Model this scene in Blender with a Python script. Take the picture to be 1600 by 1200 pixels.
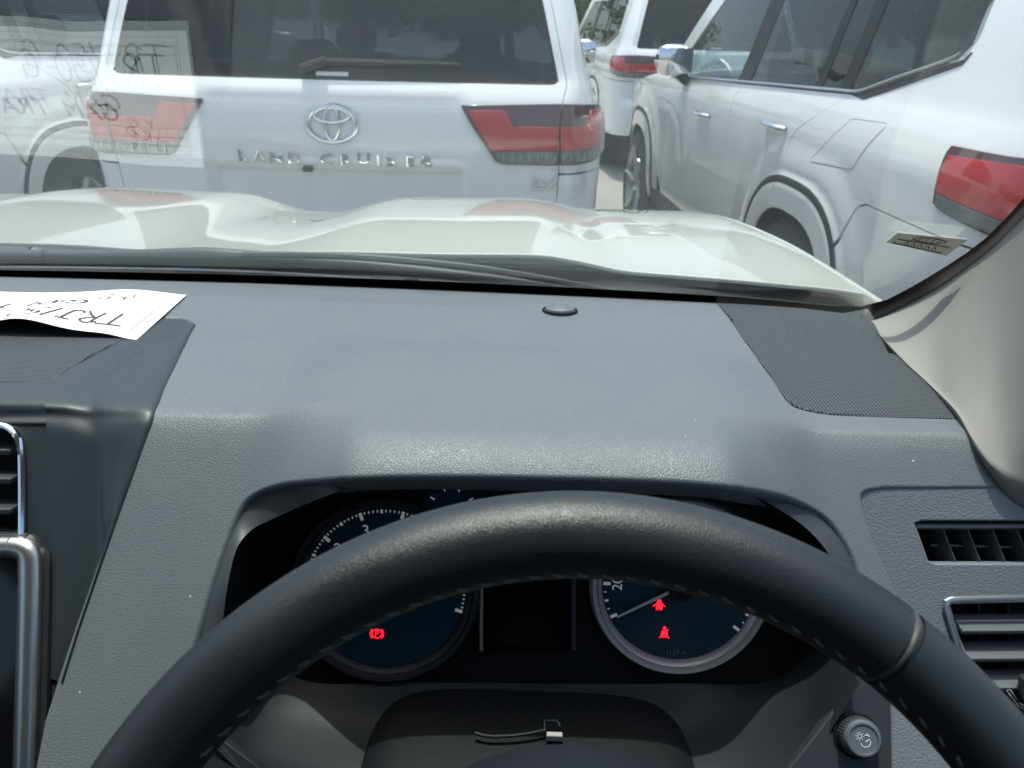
import bpy, bmesh, math, random
import numpy as np
from mathutils import Vector, Matrix
from mathutils.geometry import delaunay_2d_cdt
R = math.radians
for o in list(bpy.data.objects): bpy.data.objects.remove(o)
sc = bpy.context.scene
COL = sc.collection

# ------------------------------------------------------------------ camera, sky, sun, exposure
CAM_H, PITCH, ROLL, FPX = 1.45, R(24.89), R(1.5), 1212.0
cd = bpy.data.cameras.new('camera'); cam = bpy.data.objects.new('camera', cd); COL.objects.link(cam); sc.camera = cam
_c, _s = math.cos(ROLL), math.sin(ROLL); _cp, _sp = math.cos(PITCH), math.sin(PITCH)
_r0, _u0, _f0 = Vector((1, 0, 0)), Vector((0, _sp, _cp)), Vector((0, _cp, -_sp))
_r, _u = _c*_r0 + _s*_u0, -_s*_r0 + _c*_u0
cam.matrix_world = Matrix(((_r.x, _u.x, -_f0.x, 0), (_r.y, _u.y, -_f0.y, 0), (_r.z, _u.z, -_f0.z, CAM_H), (0, 0, 0, 1)))
cd.sensor_width = 36; cd.lens = FPX/1600*36; cd.clip_start = .02; cd.clip_end = 2000
cd.dof.use_dof = True; cd.dof.focus_distance = .56; cd.dof.aperture_fstop = 17
SUN = Vector((-.06, .16, .985)).normalized()
el = math.asin(SUN.z); az = math.atan2(SUN.x, SUN.y)
w = bpy.data.worlds.new('World'); sc.world = w; w.use_nodes = True
nt = w.node_tree; bg = nt.nodes['Background']; sky = nt.nodes.new('ShaderNodeTexSky'); sky.sky_type = 'NISHITA'
sky.sun_disc = False; sky.sun_elevation = el; sky.sun_rotation = az; sky.air_density = 1.0; sky.dust_density = 5.0; sky.ozone_density = 1.0
nt.links.new(sky.outputs[0], bg.inputs[0]); bg.inputs[1].default_value = .15
sl = bpy.data.lights.new('sun', 'SUN'); so = bpy.data.objects.new('sun', sl); COL.objects.link(so)
sl.energy = 2.35; sl.angle = R(.53); sl.color = (1, .965, .9)
so.rotation_euler = SUN.to_track_quat('Z', 'Y').to_euler(); so.location = (0, 0, 30)
sc.view_settings.view_transform = 'Standard'; sc.view_settings.look = 'None'; sc.view_settings.gamma = 1
sc.view_settings.exposure = 0.76
sc.cycles.transparent_max_bounces = 24; sc.cycles.max_bounces = 10; sc.cycles.caustics_reflective = False; sc.cycles.caustics_refractive = False
sc.cycles.sample_clamp_indirect = 6

# ------------------------------------------------------------------ materials
def material(name, col, rough=.5, metal=0, spec=.5, coat=0, coat_r=.03, emit=None):
    m = bpy.data.materials.new(name); m.use_nodes = True
    p = m.node_tree.nodes['Principled BSDF']
    p.inputs['Base Color'].default_value = (*col, 1); p.inputs['Roughness'].default_value = rough
    p.inputs['Metallic'].default_value = metal; p.inputs['Specular IOR Level'].default_value = spec
    p.inputs['Coat Weight'].default_value = coat; p.inputs['Coat Roughness'].default_value = coat_r
    if emit: p.inputs['Emission Color'].default_value = (*emit[:3], 1); p.inputs['Emission Strength'].default_value = emit[3]
    return m
def nodes(m): return m.node_tree.nodes, m.node_tree.links, m.node_tree.nodes['Principled BSDF']
def vmul(m, src, s):
    N, L, p = nodes(m); v = N.new('ShaderNodeVectorMath'); v.operation = 'MULTIPLY'; v.inputs[1].default_value = s if hasattr(s, '__len__') else (s, s, s)
    L.new(src, v.inputs[0]); return v.outputs[0]
def mth(m, op, a, b=None, c=None):
    N, L, p = nodes(m); n = N.new('ShaderNodeMath'); n.operation = op
    for i, x in enumerate((a, b, c)):
        if x is None: continue
        if hasattr(x, 'is_linked') or hasattr(x, 'links'): L.new(x, n.inputs[i])
        else: n.inputs[i].default_value = x
    return n.outputs[0]
def bump(m, height, strength=.5, dist=.001):
    N, L, p = nodes(m); b = N.new('ShaderNodeBump'); b.inputs['Strength'].default_value = strength; b.inputs['Distance'].default_value = dist
    L.new(height, b.inputs['Height']); L.new(b.outputs[0], p.inputs['Normal']); return b
def objco(m):
    N, L, p = nodes(m); return N.new('ShaderNodeTexCoord').outputs['Object']
def noise(m, co, scale, detail=3, rough=.5):
    N, L, p = nodes(m); n = N.new('ShaderNodeTexNoise'); n.inputs['Scale'].default_value = scale; n.inputs['Detail'].default_value = detail
    n.inputs['Roughness'].default_value = rough; L.new(co, n.inputs['Vector']); return n
def rough_var(m, co, scale, lo, hi):
    N, L, p = nodes(m); n = noise(m, co, scale, 4); mr = N.new('ShaderNodeMapRange'); mr.inputs[1].default_value = .3; mr.inputs[2].default_value = .7
    mr.inputs[3].default_value = lo; mr.inputs[4].default_value = hi; L.new(n.outputs[0], mr.inputs[0]); L.new(mr.outputs[0], p.inputs['Roughness'])
def leather(name, col, scale, strength, rough, stretch=(1, 1, 1), dist=.0006, spec=.5, specks=False):
    m = material(name, col, rough, spec=spec); N, L, p = nodes(m); co = vmul(m, objco(m), stretch)
    nz = noise(m, co, scale*.6, 2); mx = N.new('ShaderNodeVectorMath'); mx.operation = 'MULTIPLY_ADD'; mx.inputs[1].default_value = (.8/scale,)*3
    L.new(nz.outputs['Color'], mx.inputs[0]); L.new(co, mx.inputs[2])
    v = N.new('ShaderNodeTexVoronoi'); v.feature = 'DISTANCE_TO_EDGE'; v.inputs['Scale'].default_value = scale; L.new(mx.outputs[0], v.inputs['Vector'])
    h = mth(m, 'MINIMUM', v.outputs['Distance'], .22); h = mth(m, 'MULTIPLY', h, 4.0)
    f = noise(m, co, scale*3.2, 2); h2 = mth(m, 'MULTIPLY_ADD', f.outputs[0], .35, h); bump(m, h2, strength, dist)
    if specks:  # a little settled dust
        d = N.new('ShaderNodeTexVoronoi'); d.inputs['Scale'].default_value = 95; L.new(co, d.inputs['Vector']); sx = N.new('ShaderNodeSeparateColor'); L.new(d.outputs['Color'], sx.inputs[0])
        k = mth(m, 'LESS_THAN', d.outputs['Distance'], mth(m, 'MULTIPLY', mth(m, 'POWER', sx.outputs[0], 9.0), .07)); mc = N.new('ShaderNodeMix'); mc.data_type = 'RGBA'; mc.inputs[6].default_value = (*col, 1); mc.inputs[7].default_value = (.5, .5, .48, 1)
        L.new(k, mc.inputs[0]); L.new(mc.outputs[2], p.inputs['Base Color'])
    rough_var(m, co, 22, rough-.05, rough+.07); return m
def fine_plastic(name, col, rough, scale=900, strength=.25, spec=.5):
    m = material(name, col, rough, spec=spec); co = objco(m); n = noise(m, co, scale, 2); bump(m, n.outputs[0], strength, .0004); rough_var(m, co, 14, rough-.05, rough+.06); return m
def dotted(name, col, pitch, rough=.55):
    m = material(name, col, rough); N, L, p = nodes(m); co = objco(m); sx = N.new('ShaderNodeSeparateXYZ'); L.new(co, sx.inputs[0])
    k = 2*math.pi/pitch
    a = mth(m, 'COSINE', mth(m, 'MULTIPLY', sx.outputs[0], k)); q = mth(m, 'MULTIPLY', mth(m, 'SINE', mth(m, 'MULTIPLY', sx.outputs[0], k*.5)), 0.0)
    b = mth(m, 'COSINE', mth(m, 'MULTIPLY', sx.outputs[1], k*.577)); ab = mth(m, 'MULTIPLY', mth(m, 'COSINE', mth(m, 'MULTIPLY', sx.outputs[0], k*.5)), mth(m, 'COSINE', mth(m, 'MULTIPLY', sx.outputs[1], k*.577)))
    hole = N.new('ShaderNodeMapRange'); hole.inputs[1].default_value = .30; hole.inputs[2].default_value = .55; L.new(mth(m, 'ABSOLUTE', ab), hole.inputs[0])
    mc = N.new('ShaderNodeMix'); mc.data_type = 'RGBA'; mc.inputs[6].default_value = (*col, 1); mc.inputs[7].default_value = (.038, .042, .048, 1)
    L.new(hole.outputs[0], mc.inputs[0]); L.new(mc.outputs[2], p.inputs['Base Color'])
    L.new(mth(m, 'SUBTRACT', .5, mth(m, 'MULTIPLY', hole.outputs[0], .5)), p.inputs['Specular IOR Level'])
    bump(m, mth(m, 'SUBTRACT', 1.0, hole.outputs[0]), .8, .0006); return m
def paint(name, col, flake=.02):
    m = material(name, col, .35, coat=1, coat_r=.02); N, L, p = nodes(m); co = objco(m)
    n = noise(m, co, 3.5, 5, .6); mc = N.new('ShaderNodeMix'); mc.data_type = 'RGBA'; mc.inputs[6].default_value = (*[c*.95 for c in col], 1); mc.inputs[7].default_value = (*col, 1)
    L.new(n.outputs[0], mc.inputs[0]); L.new(mc.outputs[2], p.inputs['Base Color']); return m
def pane(name, tint, dust=0, refl=1.0):
    """a thin glass face: clear or tinted straight through, mirror share by the angle of view (same from both sides)"""
    m = bpy.data.materials.new(name); m.use_nodes = True; N, L = m.node_tree.nodes, m.node_tree.links
    for n in list(N):
        if n.type == 'BSDF_PRINCIPLED': N.remove(n)
    out = [n for n in N if n.type == 'OUTPUT_MATERIAL'][0]
    g = N.new('ShaderNodeNewGeometry'); d = N.new('ShaderNodeVectorMath'); d.operation = 'DOT_PRODUCT'; L.new(g.outputs['Normal'], d.inputs[0]); L.new(g.outputs['Incoming'], d.inputs[1])
    def M(op, a, b):
        n = N.new('ShaderNodeMath'); n.operation = op
        for i, x in enumerate((a, b)):
            if isinstance(x, (int, float)): n.inputs[i].default_value = x
            else: L.new(x, n.inputs[i])
        return n.outputs[0]
    c = M('ABSOLUTE', d.outputs['Value'], 0); f = M('POWER', M('SUBTRACT', 1.0, c), 5.0); f = M('ADD', M('MULTIPLY', f, .957*refl), .043*refl)
    t = N.new('ShaderNodeBsdfTransparent'); t.inputs[0].default_value = (*tint, 1); gl = N.new('ShaderNodeBsdfGlossy'); gl.inputs['Roughness'].default_value = .0
    mx = N.new('ShaderNodeMixShader'); L.new(f, mx.inputs[0]); L.new(t.outputs[0], mx.inputs[1]); L.new(gl.outputs[0], mx.inputs[2]); last = mx
    if dust:
        tc = N.new('ShaderNodeTexCoord'); nz = N.new('ShaderNodeTexVoronoi'); nz.inputs['Scale'].default_value = 95; L.new(tc.outputs['Object'], nz.inputs['Vector'])
        n2 = N.new('ShaderNodeTexNoise'); n2.inputs['Scale'].default_value = 7; n2.inputs['Detail'].default_value = 5; L.new(tc.outputs['Object'], n2.inputs['Vector'])
        sp = M('LESS_THAN', nz.outputs['Distance'], M('MULTIPLY', M('SUBTRACT', n2.outputs[0], .40), .30)); fac = M('ADD', M('MULTIPLY', sp, .22), M('MULTIPLY', n2.outputs[0], dust))
        tr = N.new('ShaderNodeBsdfTranslucent'); tr.inputs[0].default_value = (.8, .8, .8, 1); df = N.new('ShaderNodeBsdfDiffuse'); df.inputs[0].default_value = (.8, .8, .8, 1)
        ad = N.new('ShaderNodeMixShader'); L.new(tr.outputs[0], ad.inputs[1]); L.new(df.outputs[0], ad.inputs[2])
        m2 = N.new('ShaderNodeMixShader'); L.new(fac, m2.inputs[0]); L.new(mx.outputs[0], m2.inputs[1]); L.new(ad.outputs[0], m2.inputs[2]); last = m2
    L.new(last.outputs[0], out.inputs[0]); return m

M = {}
M['dash'] = leather('dash_pad', (.122, .138, .156), 560, .45, .45, (1, 1, .8), .00034, spec=.55, specks=True)
M['dash_smooth'] = fine_plastic('dash_smooth', (.10, .112, .130), .42, spec=.8)
M['panel'] = leather('vent_panel_plastic', (.160, .181, .204), 360, .40, .45, dist=.0004, spec=.6)
M['stack'] = fine_plastic('stack_plastic', (.026, .033, .041), .42, 1400, .12)
M['dark'] = fine_plastic('dark_plastic', (.018, .02, .023), .5)
M['black'] = fine_plastic('black_plastic', (.007, .009, .011), .55, spec=.25)
M['bezel'] = fine_plastic('bezel_plastic', (.045, .052, .062), .5, 1200, .1)
M['shroud'] = fine_plastic('shroud_plastic', (.015, .020, .024), .55, 1200, .1, spec=.3)
M['knobp'] = fine_plastic('knob_panel_plastic', (.028, .032, .040), .5, 900, .2)
M['rubber'] = material('rubber', (.012, .012, .012), .75)
M['frit'] = material('black_frit', (.004, .004, .005), .35)
M['wheel'] = leather('wheel_leather', (.010, .013, .017), 1000, .32, .41, dist=.00020, spec=.7)
M['thread'] = material('thread', (.13, .12, .12), .8)
M['seam'] = material('seam_thread', (.055, .058, .065), .5)
M['grille'] = dotted('speaker_grille', (.078, .086, .100), .0027)
M['grillefine'] = dotted('fine_grille', (.078, .086, .100), .0024)
M['silver'] = material('satin_silver', (.55, .55, .54), .33, 1)
M['chrome'] = material('chrome', (.82, .83, .84), .07, 1)
M['screen'] = material('screen_glass', (.004, .004, .005), .06)
M['gauge'] = material('gauge_face', (.012, .040, .060), .22)
M['gaugering'] = material('gauge_ring', (.46, .44, .43), .38, .4)
M['mark'] = material('gauge_print', (.50, .48, .47), .6, emit=(.75, .75, .8, .10))
M['markdim'] = material('gauge_print_dim', (.16, .17, .18), .6)
M['red_lamp'] = material('warning_lamp', (.3, .01, .015), .5, emit=(1, .012, .03, 1.15))
M['trim'] = leather('pillar_trim', (.25, .25, .238), 1100, .12, .85, dist=.0003, spec=.12)
M['headliner'] = material('headliner', (.45, .44, .42), .9)
M['carpet'] = material('carpet', (.03, .03, .032), .95)
M['seat'] = leather('seat_leather', (.03, .03, .033), 200, .4, .5)
M['hood'] = paint('pearl_white_paint', (.60, .605, .545))
M['white'] = paint('white_paint', (.77, .795, .80))
M['glass'] = pane('windscreen_glass', (.94, .985, .97), dust=.0, refl=1.45)
M['glass_out'] = pane('windscreen_glass_outer', (.94, .985, .97), dust=.028, refl=1.45)
M['clear'] = pane('clear_glass', (.72, .84, .82))
M['tint'] = pane('privacy_glass', (.065, .085, .092), refl=1.0)
M['redlens'] = material('red_lens', (.43, .006, .012), .12, coat=1)
M['smoke'] = material('smoked_lens', (.065, .018, .024), .12, coat=1)
M['greylens'] = material('grey_lens', (.10, .11, .115), .12, coat=1)
M['gap'] = material('panel_gap', (.012, .012, .013), .8)
M['flapgap'] = material('flap_gap', (.2, .2, .2), .8)
M['tyre'] = material('tyre', (.02, .02, .021), .8)
M['alloy'] = material('alloy', (.5, .5, .5), .3, .8)
M['paper'] = material('paper', (.84, .85, .86), .8)
M['ink'] = material('printing_ink', (.06, .06, .065), .8)
M['inklight'] = material('thin_ruling', (.30, .30, .31), .8)
M['pen'] = material('marker_ink', (.05, .05, .055), .8)
M['sticker'] = material('sticker', (.72, .70, .58), .7)
M['wiper'] = fine_plastic('wiper_plastic', (.050, .058, .064), .45)
M['cowl'] = fine_plastic('cowl_plastic', (.026, .031, .032), .5)
M['icon'] = material('knob_icon', (.62, .66, .66), .6)

# ------------------------------------------------------------------ object helpers
def tag(o, label=None, cat=None, group=None, kind=None):
    if label: o['label'] = label
    if cat: o['category'] = cat
    if group: o['group'] = group
    if kind: o['kind'] = kind
    return o
def empty(name, loc=(0, 0, 0)):
    o = bpy.data.objects.new(name, None); o.empty_display_size = .2; o.location = loc; COL.objects.link(o); return o
def link(name, me, mat, parent=None):
    if mat is not None: me.materials.append(M[mat] if isinstance(mat, str) else mat)
    o = bpy.data.objects.new(name, me); COL.objects.link(o)
    if parent is not None: o.parent = parent
    return o
def copy_tree(o, parent=None):
    c = o.copy(); COL.objects.link(c); c.parent = parent
    for ch in o.children: copy_tree(ch, c)
    return c
class MB:
    def __init__(s): s.v = []; s.f = []
    def add(s, v, f):
        n = len(s.v); s.v += [tuple(map(float, p)) for p in v]; s.f += [tuple(i+n for i in q) for q in f]; return s
    def grid(s, P, cu=False, cv=False):
        P = np.asarray(P, float); n, m = P.shape[:2]; f = []
        for i in range(n if cu else n-1):
            for j in range(m if cv else m-1):
                a, b = i*m+j, i*m+(j+1) % m; c, d = ((i+1) % n)*m+(j+1) % m, ((i+1) % n)*m+j; f.append((a, b, c, d))
        return s.add(P.reshape(-1, 3), f)
    def tube(s, path, r, n=8, closed=False, r2=None, up=None, cap=True):
        """a round or oval bar along a path; r may be a number or one per point; r2 the second half-axis along `up`"""
        P = np.asarray(path, float); k = len(P); r = np.broadcast_to(np.asarray(r, float), (k,)); q = r if r2 is None else np.broadcast_to(np.asarray(r2, float), (k,))
        T = np.gradient(P, axis=0) if not closed else np.roll(P, -1, 0)-np.roll(P, 1, 0); T /= np.linalg.norm(T, axis=1)[:, None]
        u = np.array(up if up is not None else (0.0123, .0457, 1.0)); rings = []
        for i in range(k):
            a = np.cross(T[i], u); a /= np.linalg.norm(a)+1e-12; b = np.cross(a, T[i])
            rings.append([P[i]+a*r[i]*math.cos(t)+b*q[i]*math.sin(t) for t in np.arange(n)*2*math.pi/n])
        n0 = len(s.v); s.grid(rings, closed, True)
        if cap and not closed:
            s.f.append(tuple(n0+j for j in range(n))); s.f.append(tuple(n0+(k-1)*n+j for j in reversed(range(n))))
        return s
    def lathe(s, prof, o, ax, n=24, e=None):
        """profile of (radius, height) pairs turned round axis ax at o"""
        ax = np.array(ax, float); ax /= np.linalg.norm(ax); e = np.array(e if e is not None else ((1, 0, 0) if abs(ax[0]) < .9 else (0, 1, 0)), float)
        e -= ax*(e@ax); e /= np.linalg.norm(e); g = np.cross(ax, e); o = np.array(o, float)
        return s.grid([[o+ax*h+r*(e*math.cos(t)+g*math.sin(t)) for t in np.arange(n)*2*math.pi/n] for r, h in prof], False, True)
    def box(s, c, hx, hy, hz, ex=(1, 0, 0), ey=(0, 1, 0), ez=(0, 0, 1), b=0):
        """a box with chamfered edges, half sizes along its own axes"""
        c, ex, ey, ez = (np.array(x, float) for x in (c, ex, ey, ez)); b = min(b, hx*.9, hy*.9, hz*.9)
        if b <= 0:
            v = [c+ex*hx*i+ey*hy*j+ez*hz*k for i in (-1, 1) for j in (-1, 1) for k in (-1, 1)]
            return s.add(v, [(0, 1, 3, 2), (4, 6, 7, 5), (0, 4, 5, 1), (2, 3, 7, 6), (0, 2, 6, 4), (1, 5, 7, 3)])
        pts = []
        for i in (-1, 1):
            for j in (-1, 1):
                for k in (-1, 1):
                    for q in range(3):
                        h = [hx-b, hy-b, hz-b]; h[q] += b; pts.append(c+ex*h[0]*i+ey*h[1]*j+ez*h[2]*k)
        bm = bmesh.new(); [bm.verts.new(p) for p in pts]; r = bmesh.ops.convex_hull(bm, input=bm.verts); bm.verts.index_update()
        v = [p.co[:] for p in bm.verts]; f = [[q.index for q in p.verts] for p in bm.faces]; bm.free(); return s.add(v, f)
    def build(s, name, mat, parent=None, smooth=True, angle=40, off=None):
        me = bpy.data.meshes.new(name); me.from_pydata(s.v, [], s.f); me.update()
        bm = bmesh.new(); bm.from_mesh(me); bmesh.ops.recalc_face_normals(bm, faces=bm.faces)
        if smooth:
            for e in bm.edges:
                if len(e.link_faces) == 2 and e.calc_face_angle(0) > R(angle): e.smooth = False
            for p in bm.faces: p.smooth = True
        bm.to_mesh(me); bm.free(); return link(name, me, mat, parent)
def cr(pts, n, closed=False):
    """Catmull-Rom through the points, n samples in all"""
    P = np.asarray(pts, float); k = len(P); t = np.linspace(0, k if closed else k-1, n, endpoint=not closed); i = np.minimum(t.astype(int), (k if closed else k-1)-1); f = (t-i)[:, None]
    g = (lambda a: P[a % k]) if closed else (lambda a: np.where((a < 0)[:, None], 2*P[0]-P[1], np.where((a > k-1)[:, None], 2*P[-1]-P[-2], P[np.clip(a, 0, k-1)])))
    a, b, c, d = g(i-1), g(i), g(i+1), g(i+2)
    return .5*(2*b+(c-a)*f+(2*a-5*b+4*c-d)*f**2+(3*b-3*c+d-a)*f**3)
def surf(rows, nu, nv, cv=False):
    """smooth surface through a net of rows"""
    A = np.array([cr(r, nv, cv) for r in rows]); return np.stack([cr(A[:, j], nu) for j in range(A.shape[1])], 1)
def spl(xs, ys):
    """smooth monotone-ish curve y(x)"""
    xs, ys = np.array(xs, float), np.array(ys, float); d = np.diff(ys)/np.diff(xs); m = np.zeros(len(xs)); m[0], m[-1] = d[0], d[-1]
    for i in range(1, len(xs)-1): m[i] = 0 if d[i-1]*d[i] <= 0 else 2*d[i-1]*d[i]/(d[i-1]+d[i])
    def f(x):
        x = np.asarray(x, float); i = np.clip(np.searchsorted(xs, x)-1, 0, len(xs)-2); h = xs[i+1]-xs[i]; t = (x-xs[i])/h
        y = ys[i]*(2*t**3-3*t**2+1)+m[i]*h*(t**3-2*t**2+t)+ys[i+1]*(-2*t**3+3*t**2)+m[i+1]*h*(t**3-t**2)
        return np.where(x < xs[0], ys[0]+m[0]*(x-xs[0]), np.where(x > xs[-1], ys[-1]+m[-1]*(x-xs[-1]), y))
    return f
def ss(a, b, x):
    t = np.clip((np.asarray(x, float)-a)/(b-a), 0, 1); return t*t*(3-2*t)
def inside(poly, pts):
    poly = np.asarray(poly); x, y = pts[:, 0], pts[:, 1]; r = np.zeros(len(pts), bool); j = len(poly)-1
    for i in range(len(poly)):
        xi, yi = poly[i]; xj, yj = poly[j]
        if yi != yj: r ^= ((yi > y) != (yj > y)) & (x < (xj-xi)*(y-yi)/(yj-yi)+xi)
        j = i
    return r
def resample(poly, h):
    out = []; n = len(poly)
    for i in range(n):
        a, b = np.array(poly[i], float), np.array(poly[(i+1) % n], float); k = max(1, int(math.ceil(np.linalg.norm(b-a)/h)))
        out += [a+(b-a)*t/k for t in range(k)]
    return np.array(out)
def normal(F, q, ref):
    e = 2e-4; du = F(q+[e, 0])-F(q-[e, 0]); dv = F(q+[0, e])-F(q-[0, e]); n = np.cross(du, dv); n /= np.linalg.norm(n, axis=1)[:, None]+1e-15
    return n*np.where((n*ref(F(q))).sum(1) < 0, -1, 1)[:, None]
def sheet(name, mat, parent, out, F, res, ref, holes=(), off=0, bev=.0015, depth=.01):
    """a pressed panel: the outline (and holes) in surface coordinates filled on surface F, rounded edges turned in by depth"""
    loops = [resample(p, res*.7) for p in [out]+list(holes)]; allb = np.concatenate(loops)
    lo, hi = loops[0].min(0), loops[0].max(0); gx, gy = np.meshgrid(np.arange(lo[0]+res*.5, hi[0], res), np.arange(lo[1]+res*.5, hi[1], res*.87)); gx[1::2] += res*.5
    g = np.stack([gx.ravel(), gy.ravel()], 1); keep = inside(loops[0], g)
    for h in loops[1:]: keep &= ~inside(h, g)
    g = g[keep]
    if len(g):
        ok = np.ones(len(g), bool)
        for k in range(0, len(g), 2000): ok[k:k+2000] = (((g[k:k+2000, None]-allb[None])**2).sum(2).min(1) > (res*.45)**2)
        g = g[ok]
    pts = np.concatenate([allb, g]); ed = []; s = 0
    for l in loops: ed += [(s+i, s+(i+1) % len(l)) for i in range(len(l))]; s += len(l)
    r = delaunay_2d_cdt([Vector(p) for p in pts], ed, [], 0, 1e-7); V = np.array([v[:] for v in r[0]]); Fa = np.array([list(f) for f in r[2]])
    cen = V[Fa].mean(1); keep = inside(loops[0], cen)
    for h in loops[1:]: keep &= ~inside(h, cen)
    Fa = Fa[keep]; nn = normal(F, V, ref); P = F(V)+nn*off
    fn = np.cross(P[Fa[:, 1]]-P[Fa[:, 0]], P[Fa[:, 2]]-P[Fa[:, 0]]); fl = (fn*nn[Fa[:, 0]]).sum(1) < 0; Fa[fl] = Fa[fl][:, ::-1]
    verts, norms, faces = [P], [nn], [list(map(int, f)) for f in Fa]; base = len(P)
    if depth > 0:
        for l in loops:
            n1 = normal(F, l, ref); p0 = F(l)+n1*off; t = np.roll(p0, -1, 0)-np.roll(p0, 1, 0); o = np.cross(t, n1); o /= np.linalg.norm(o, axis=1)[:, None]+1e-15
            test = F(l+1e-9)  # outward = away from the sheet
            a = np.array(l); ar = .5*np.sum(a[:, 0]*np.roll(a[:, 1], -1)-np.roll(a[:, 0], -1)*a[:, 1])
            mid = F((l+np.roll(l, -1, 0))*.5); k = 0
            # find outward sense with a probe into the sheet
            probe = l+(np.stack([-(np.roll(l, -1, 0)-np.roll(l, 1, 0))[:, 1], (np.roll(l, -1, 0)-np.roll(l, 1, 0))[:, 0]], 1)*.02)
            ins = inside(loops[0], probe)
            for h in loops[1:]: ins &= ~inside(h, probe)
            pd = F(probe)+n1*off-p0; sg = np.sign(((pd*o).sum(1)*np.where(ins, 1, -1)).sum()); o = -o*sg if sg != 0 else o
            rings = [(p0, n1), (p0+o*bev*.5-n1*bev*.15, n1*.8+o*.6), (p0+o*bev-n1*bev, o*.95+n1*.3), (p0+o*bev-n1*depth, o)]
            for q, m_ in rings: verts.append(q); norms.append(m_/np.linalg.norm(m_, axis=1)[:, None])
            k = len(l)
            for a_ in range(3):
                for i in range(k):
                    j = (i+1) % k; A, B, C_, D = base+a_*k+i, base+a_*k+j, base+(a_+1)*k+j, base+(a_+1)*k+i; faces.append([A, B, C_, D])
            # orientation of the turned edge
            vv = np.concatenate(verts); f0 = faces[-3*k]; q = np.cross(vv[f0[1]]-vv[f0[0]], vv[f0[2]]-vv[f0[0]]); w_ = (np.concatenate(norms))[f0].sum(0)
            if q@w_ < 0: faces[-3*k:] = [f[::-1] for f in faces[-3*k:]]
            base += 4*k
    verts = np.concatenate(verts); norms = np.concatenate(norms); me = bpy.data.meshes.new(name); me.from_pydata(verts.tolist(), [], faces); me.update()
    me.polygons.foreach_set('use_smooth', [True]*len(me.polygons)); me.normals_split_custom_set_from_vertices(norms.tolist())
    return link(name, me, mat, parent)
_fc = {}
def text_mesh(s, size=1.0, bold=0.0):
    """flat triangles of a word in the built-in typeface: (points, faces), origin at its centre"""
    k = (s, bold)
    if k not in _fc:
        c = bpy.data.curves.new('t', 'FONT'); c.body = s; c.size = 1; c.align_x = 'CENTER'; c.align_y = 'CENTER'; c.offset = bold; c.resolution_u = 4
        o = bpy.data.objects.new('t', c); COL.objects.link(o); dg = bpy.context.evaluated_depsgraph_get(); me = bpy.data.meshes.new_from_object(o.evaluated_get(dg))
        _fc[k] = (np.array([v.co[:2] for v in me.vertices]), [tuple(p.vertices) for p in me.polygons]); bpy.data.objects.remove(o); bpy.data.curves.remove(c); bpy.data.meshes.remove(me)
    return _fc[k][0]*size, _fc[k][1]
def stroke(pts, w):
    """flat ribbon along 2-D points: (points, faces)"""
    P = np.asarray(pts, float); T = np.gradient(P, axis=0); T /= np.linalg.norm(T, axis=1)[:, None]+1e-12; N = np.stack([-T[:, 1], T[:, 0]], 1)*w/2
    v = np.concatenate([P+N, P-N]); n = len(P); return v, [(i, i+1, n+i+1, n+i) for i in range(n-1)]
def subdiv(v, f, h):
    """split flat triangles until no edge is longer than h"""
    v = [tuple(p) for p in np.asarray(v, float)]; tri = []
    for q in f: tri += [(q[0], q[i], q[i+1]) for i in range(1, len(q)-1)]
    mid = {}
    def m(a, b):
        k = (min(a, b), max(a, b))
        if k not in mid: mid[k] = len(v); v.append(((v[a][0]+v[b][0])/2, (v[a][1]+v[b][1])/2))
        return mid[k]
    for _ in range(7):
        out = []; ch = False
        for t in tri:
            L = [math.dist(v[t[i]], v[t[(i+1) % 3]]) for i in range(3)]; i = max(range(3), key=lambda k: L[k])
            if L[i] > h: a, b, c = t[i], t[(i+1) % 3], t[(i+2) % 3]; k = m(a, b); out += [(a, k, c), (k, b, c)]; ch = True
            else: out.append(t)
        tri = out
        if not ch: break
    return np.array(v), tri
def slab(mb, v2, f2, place, up, h):
    """raise a flat drawing: place maps 2-D points to 3-D, up is its normal, h the height"""
    P = place(np.asarray(v2)); U = np.asarray(up)*h; n = len(P); cnt = {}
    for f in f2:
        for a, b in zip(f, f[1:]+f[:1]): cnt[(a, b)] = 1
    edge = [(a, b) for a, b in cnt if (b, a) not in cnt]
    mb.add(np.concatenate([P+U, P]), [tuple(f) for f in f2]+[(a, b, b+n, a+n) for a, b in edge]); return mb

# ------------------------------------------------------------------ measuring: photo pixels (1600x1200) to points at a known distance
def ray(u, v):
    du, dv = u-800, v-600; x, y = (_c*du+_s*dv)/FPX, (-_s*du+_c*dv)/FPX
    return np.array([x, _cp-y*_sp, -_sp-y*_cp])
EYE = np.array([0, 0, CAM_H])
def at(u, v, Y): d = ray(u, v); return EYE+d*(Y/d[1])
def atz(u, v, z): d = ray(u, v); return EYE+d*((z-CAM_H)/d[2])
def on(u, v, S, y0=.2, y1=1.3):
    d = ray(u, v); ys = np.linspace(y0, y1, 1200); P = EYE+d*(ys/d[1])[:, None]; h = P[:, 2]-S(P[:, 0], P[:, 1]); k = np.argmax(h < 0)
    if h[k] >= 0: k = len(ys)-1
    t = h[k-1]/(h[k-1]-h[k]+1e-12) if k else 0; return P[k-1]+(P[k]-P[k-1])*t
def onp(u, v, p0, n):
    d = ray(u, v); p0, n = np.array(p0, float), np.array(n, float); return EYE+d*((n@(p0-EYE))/(n@d))

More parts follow.
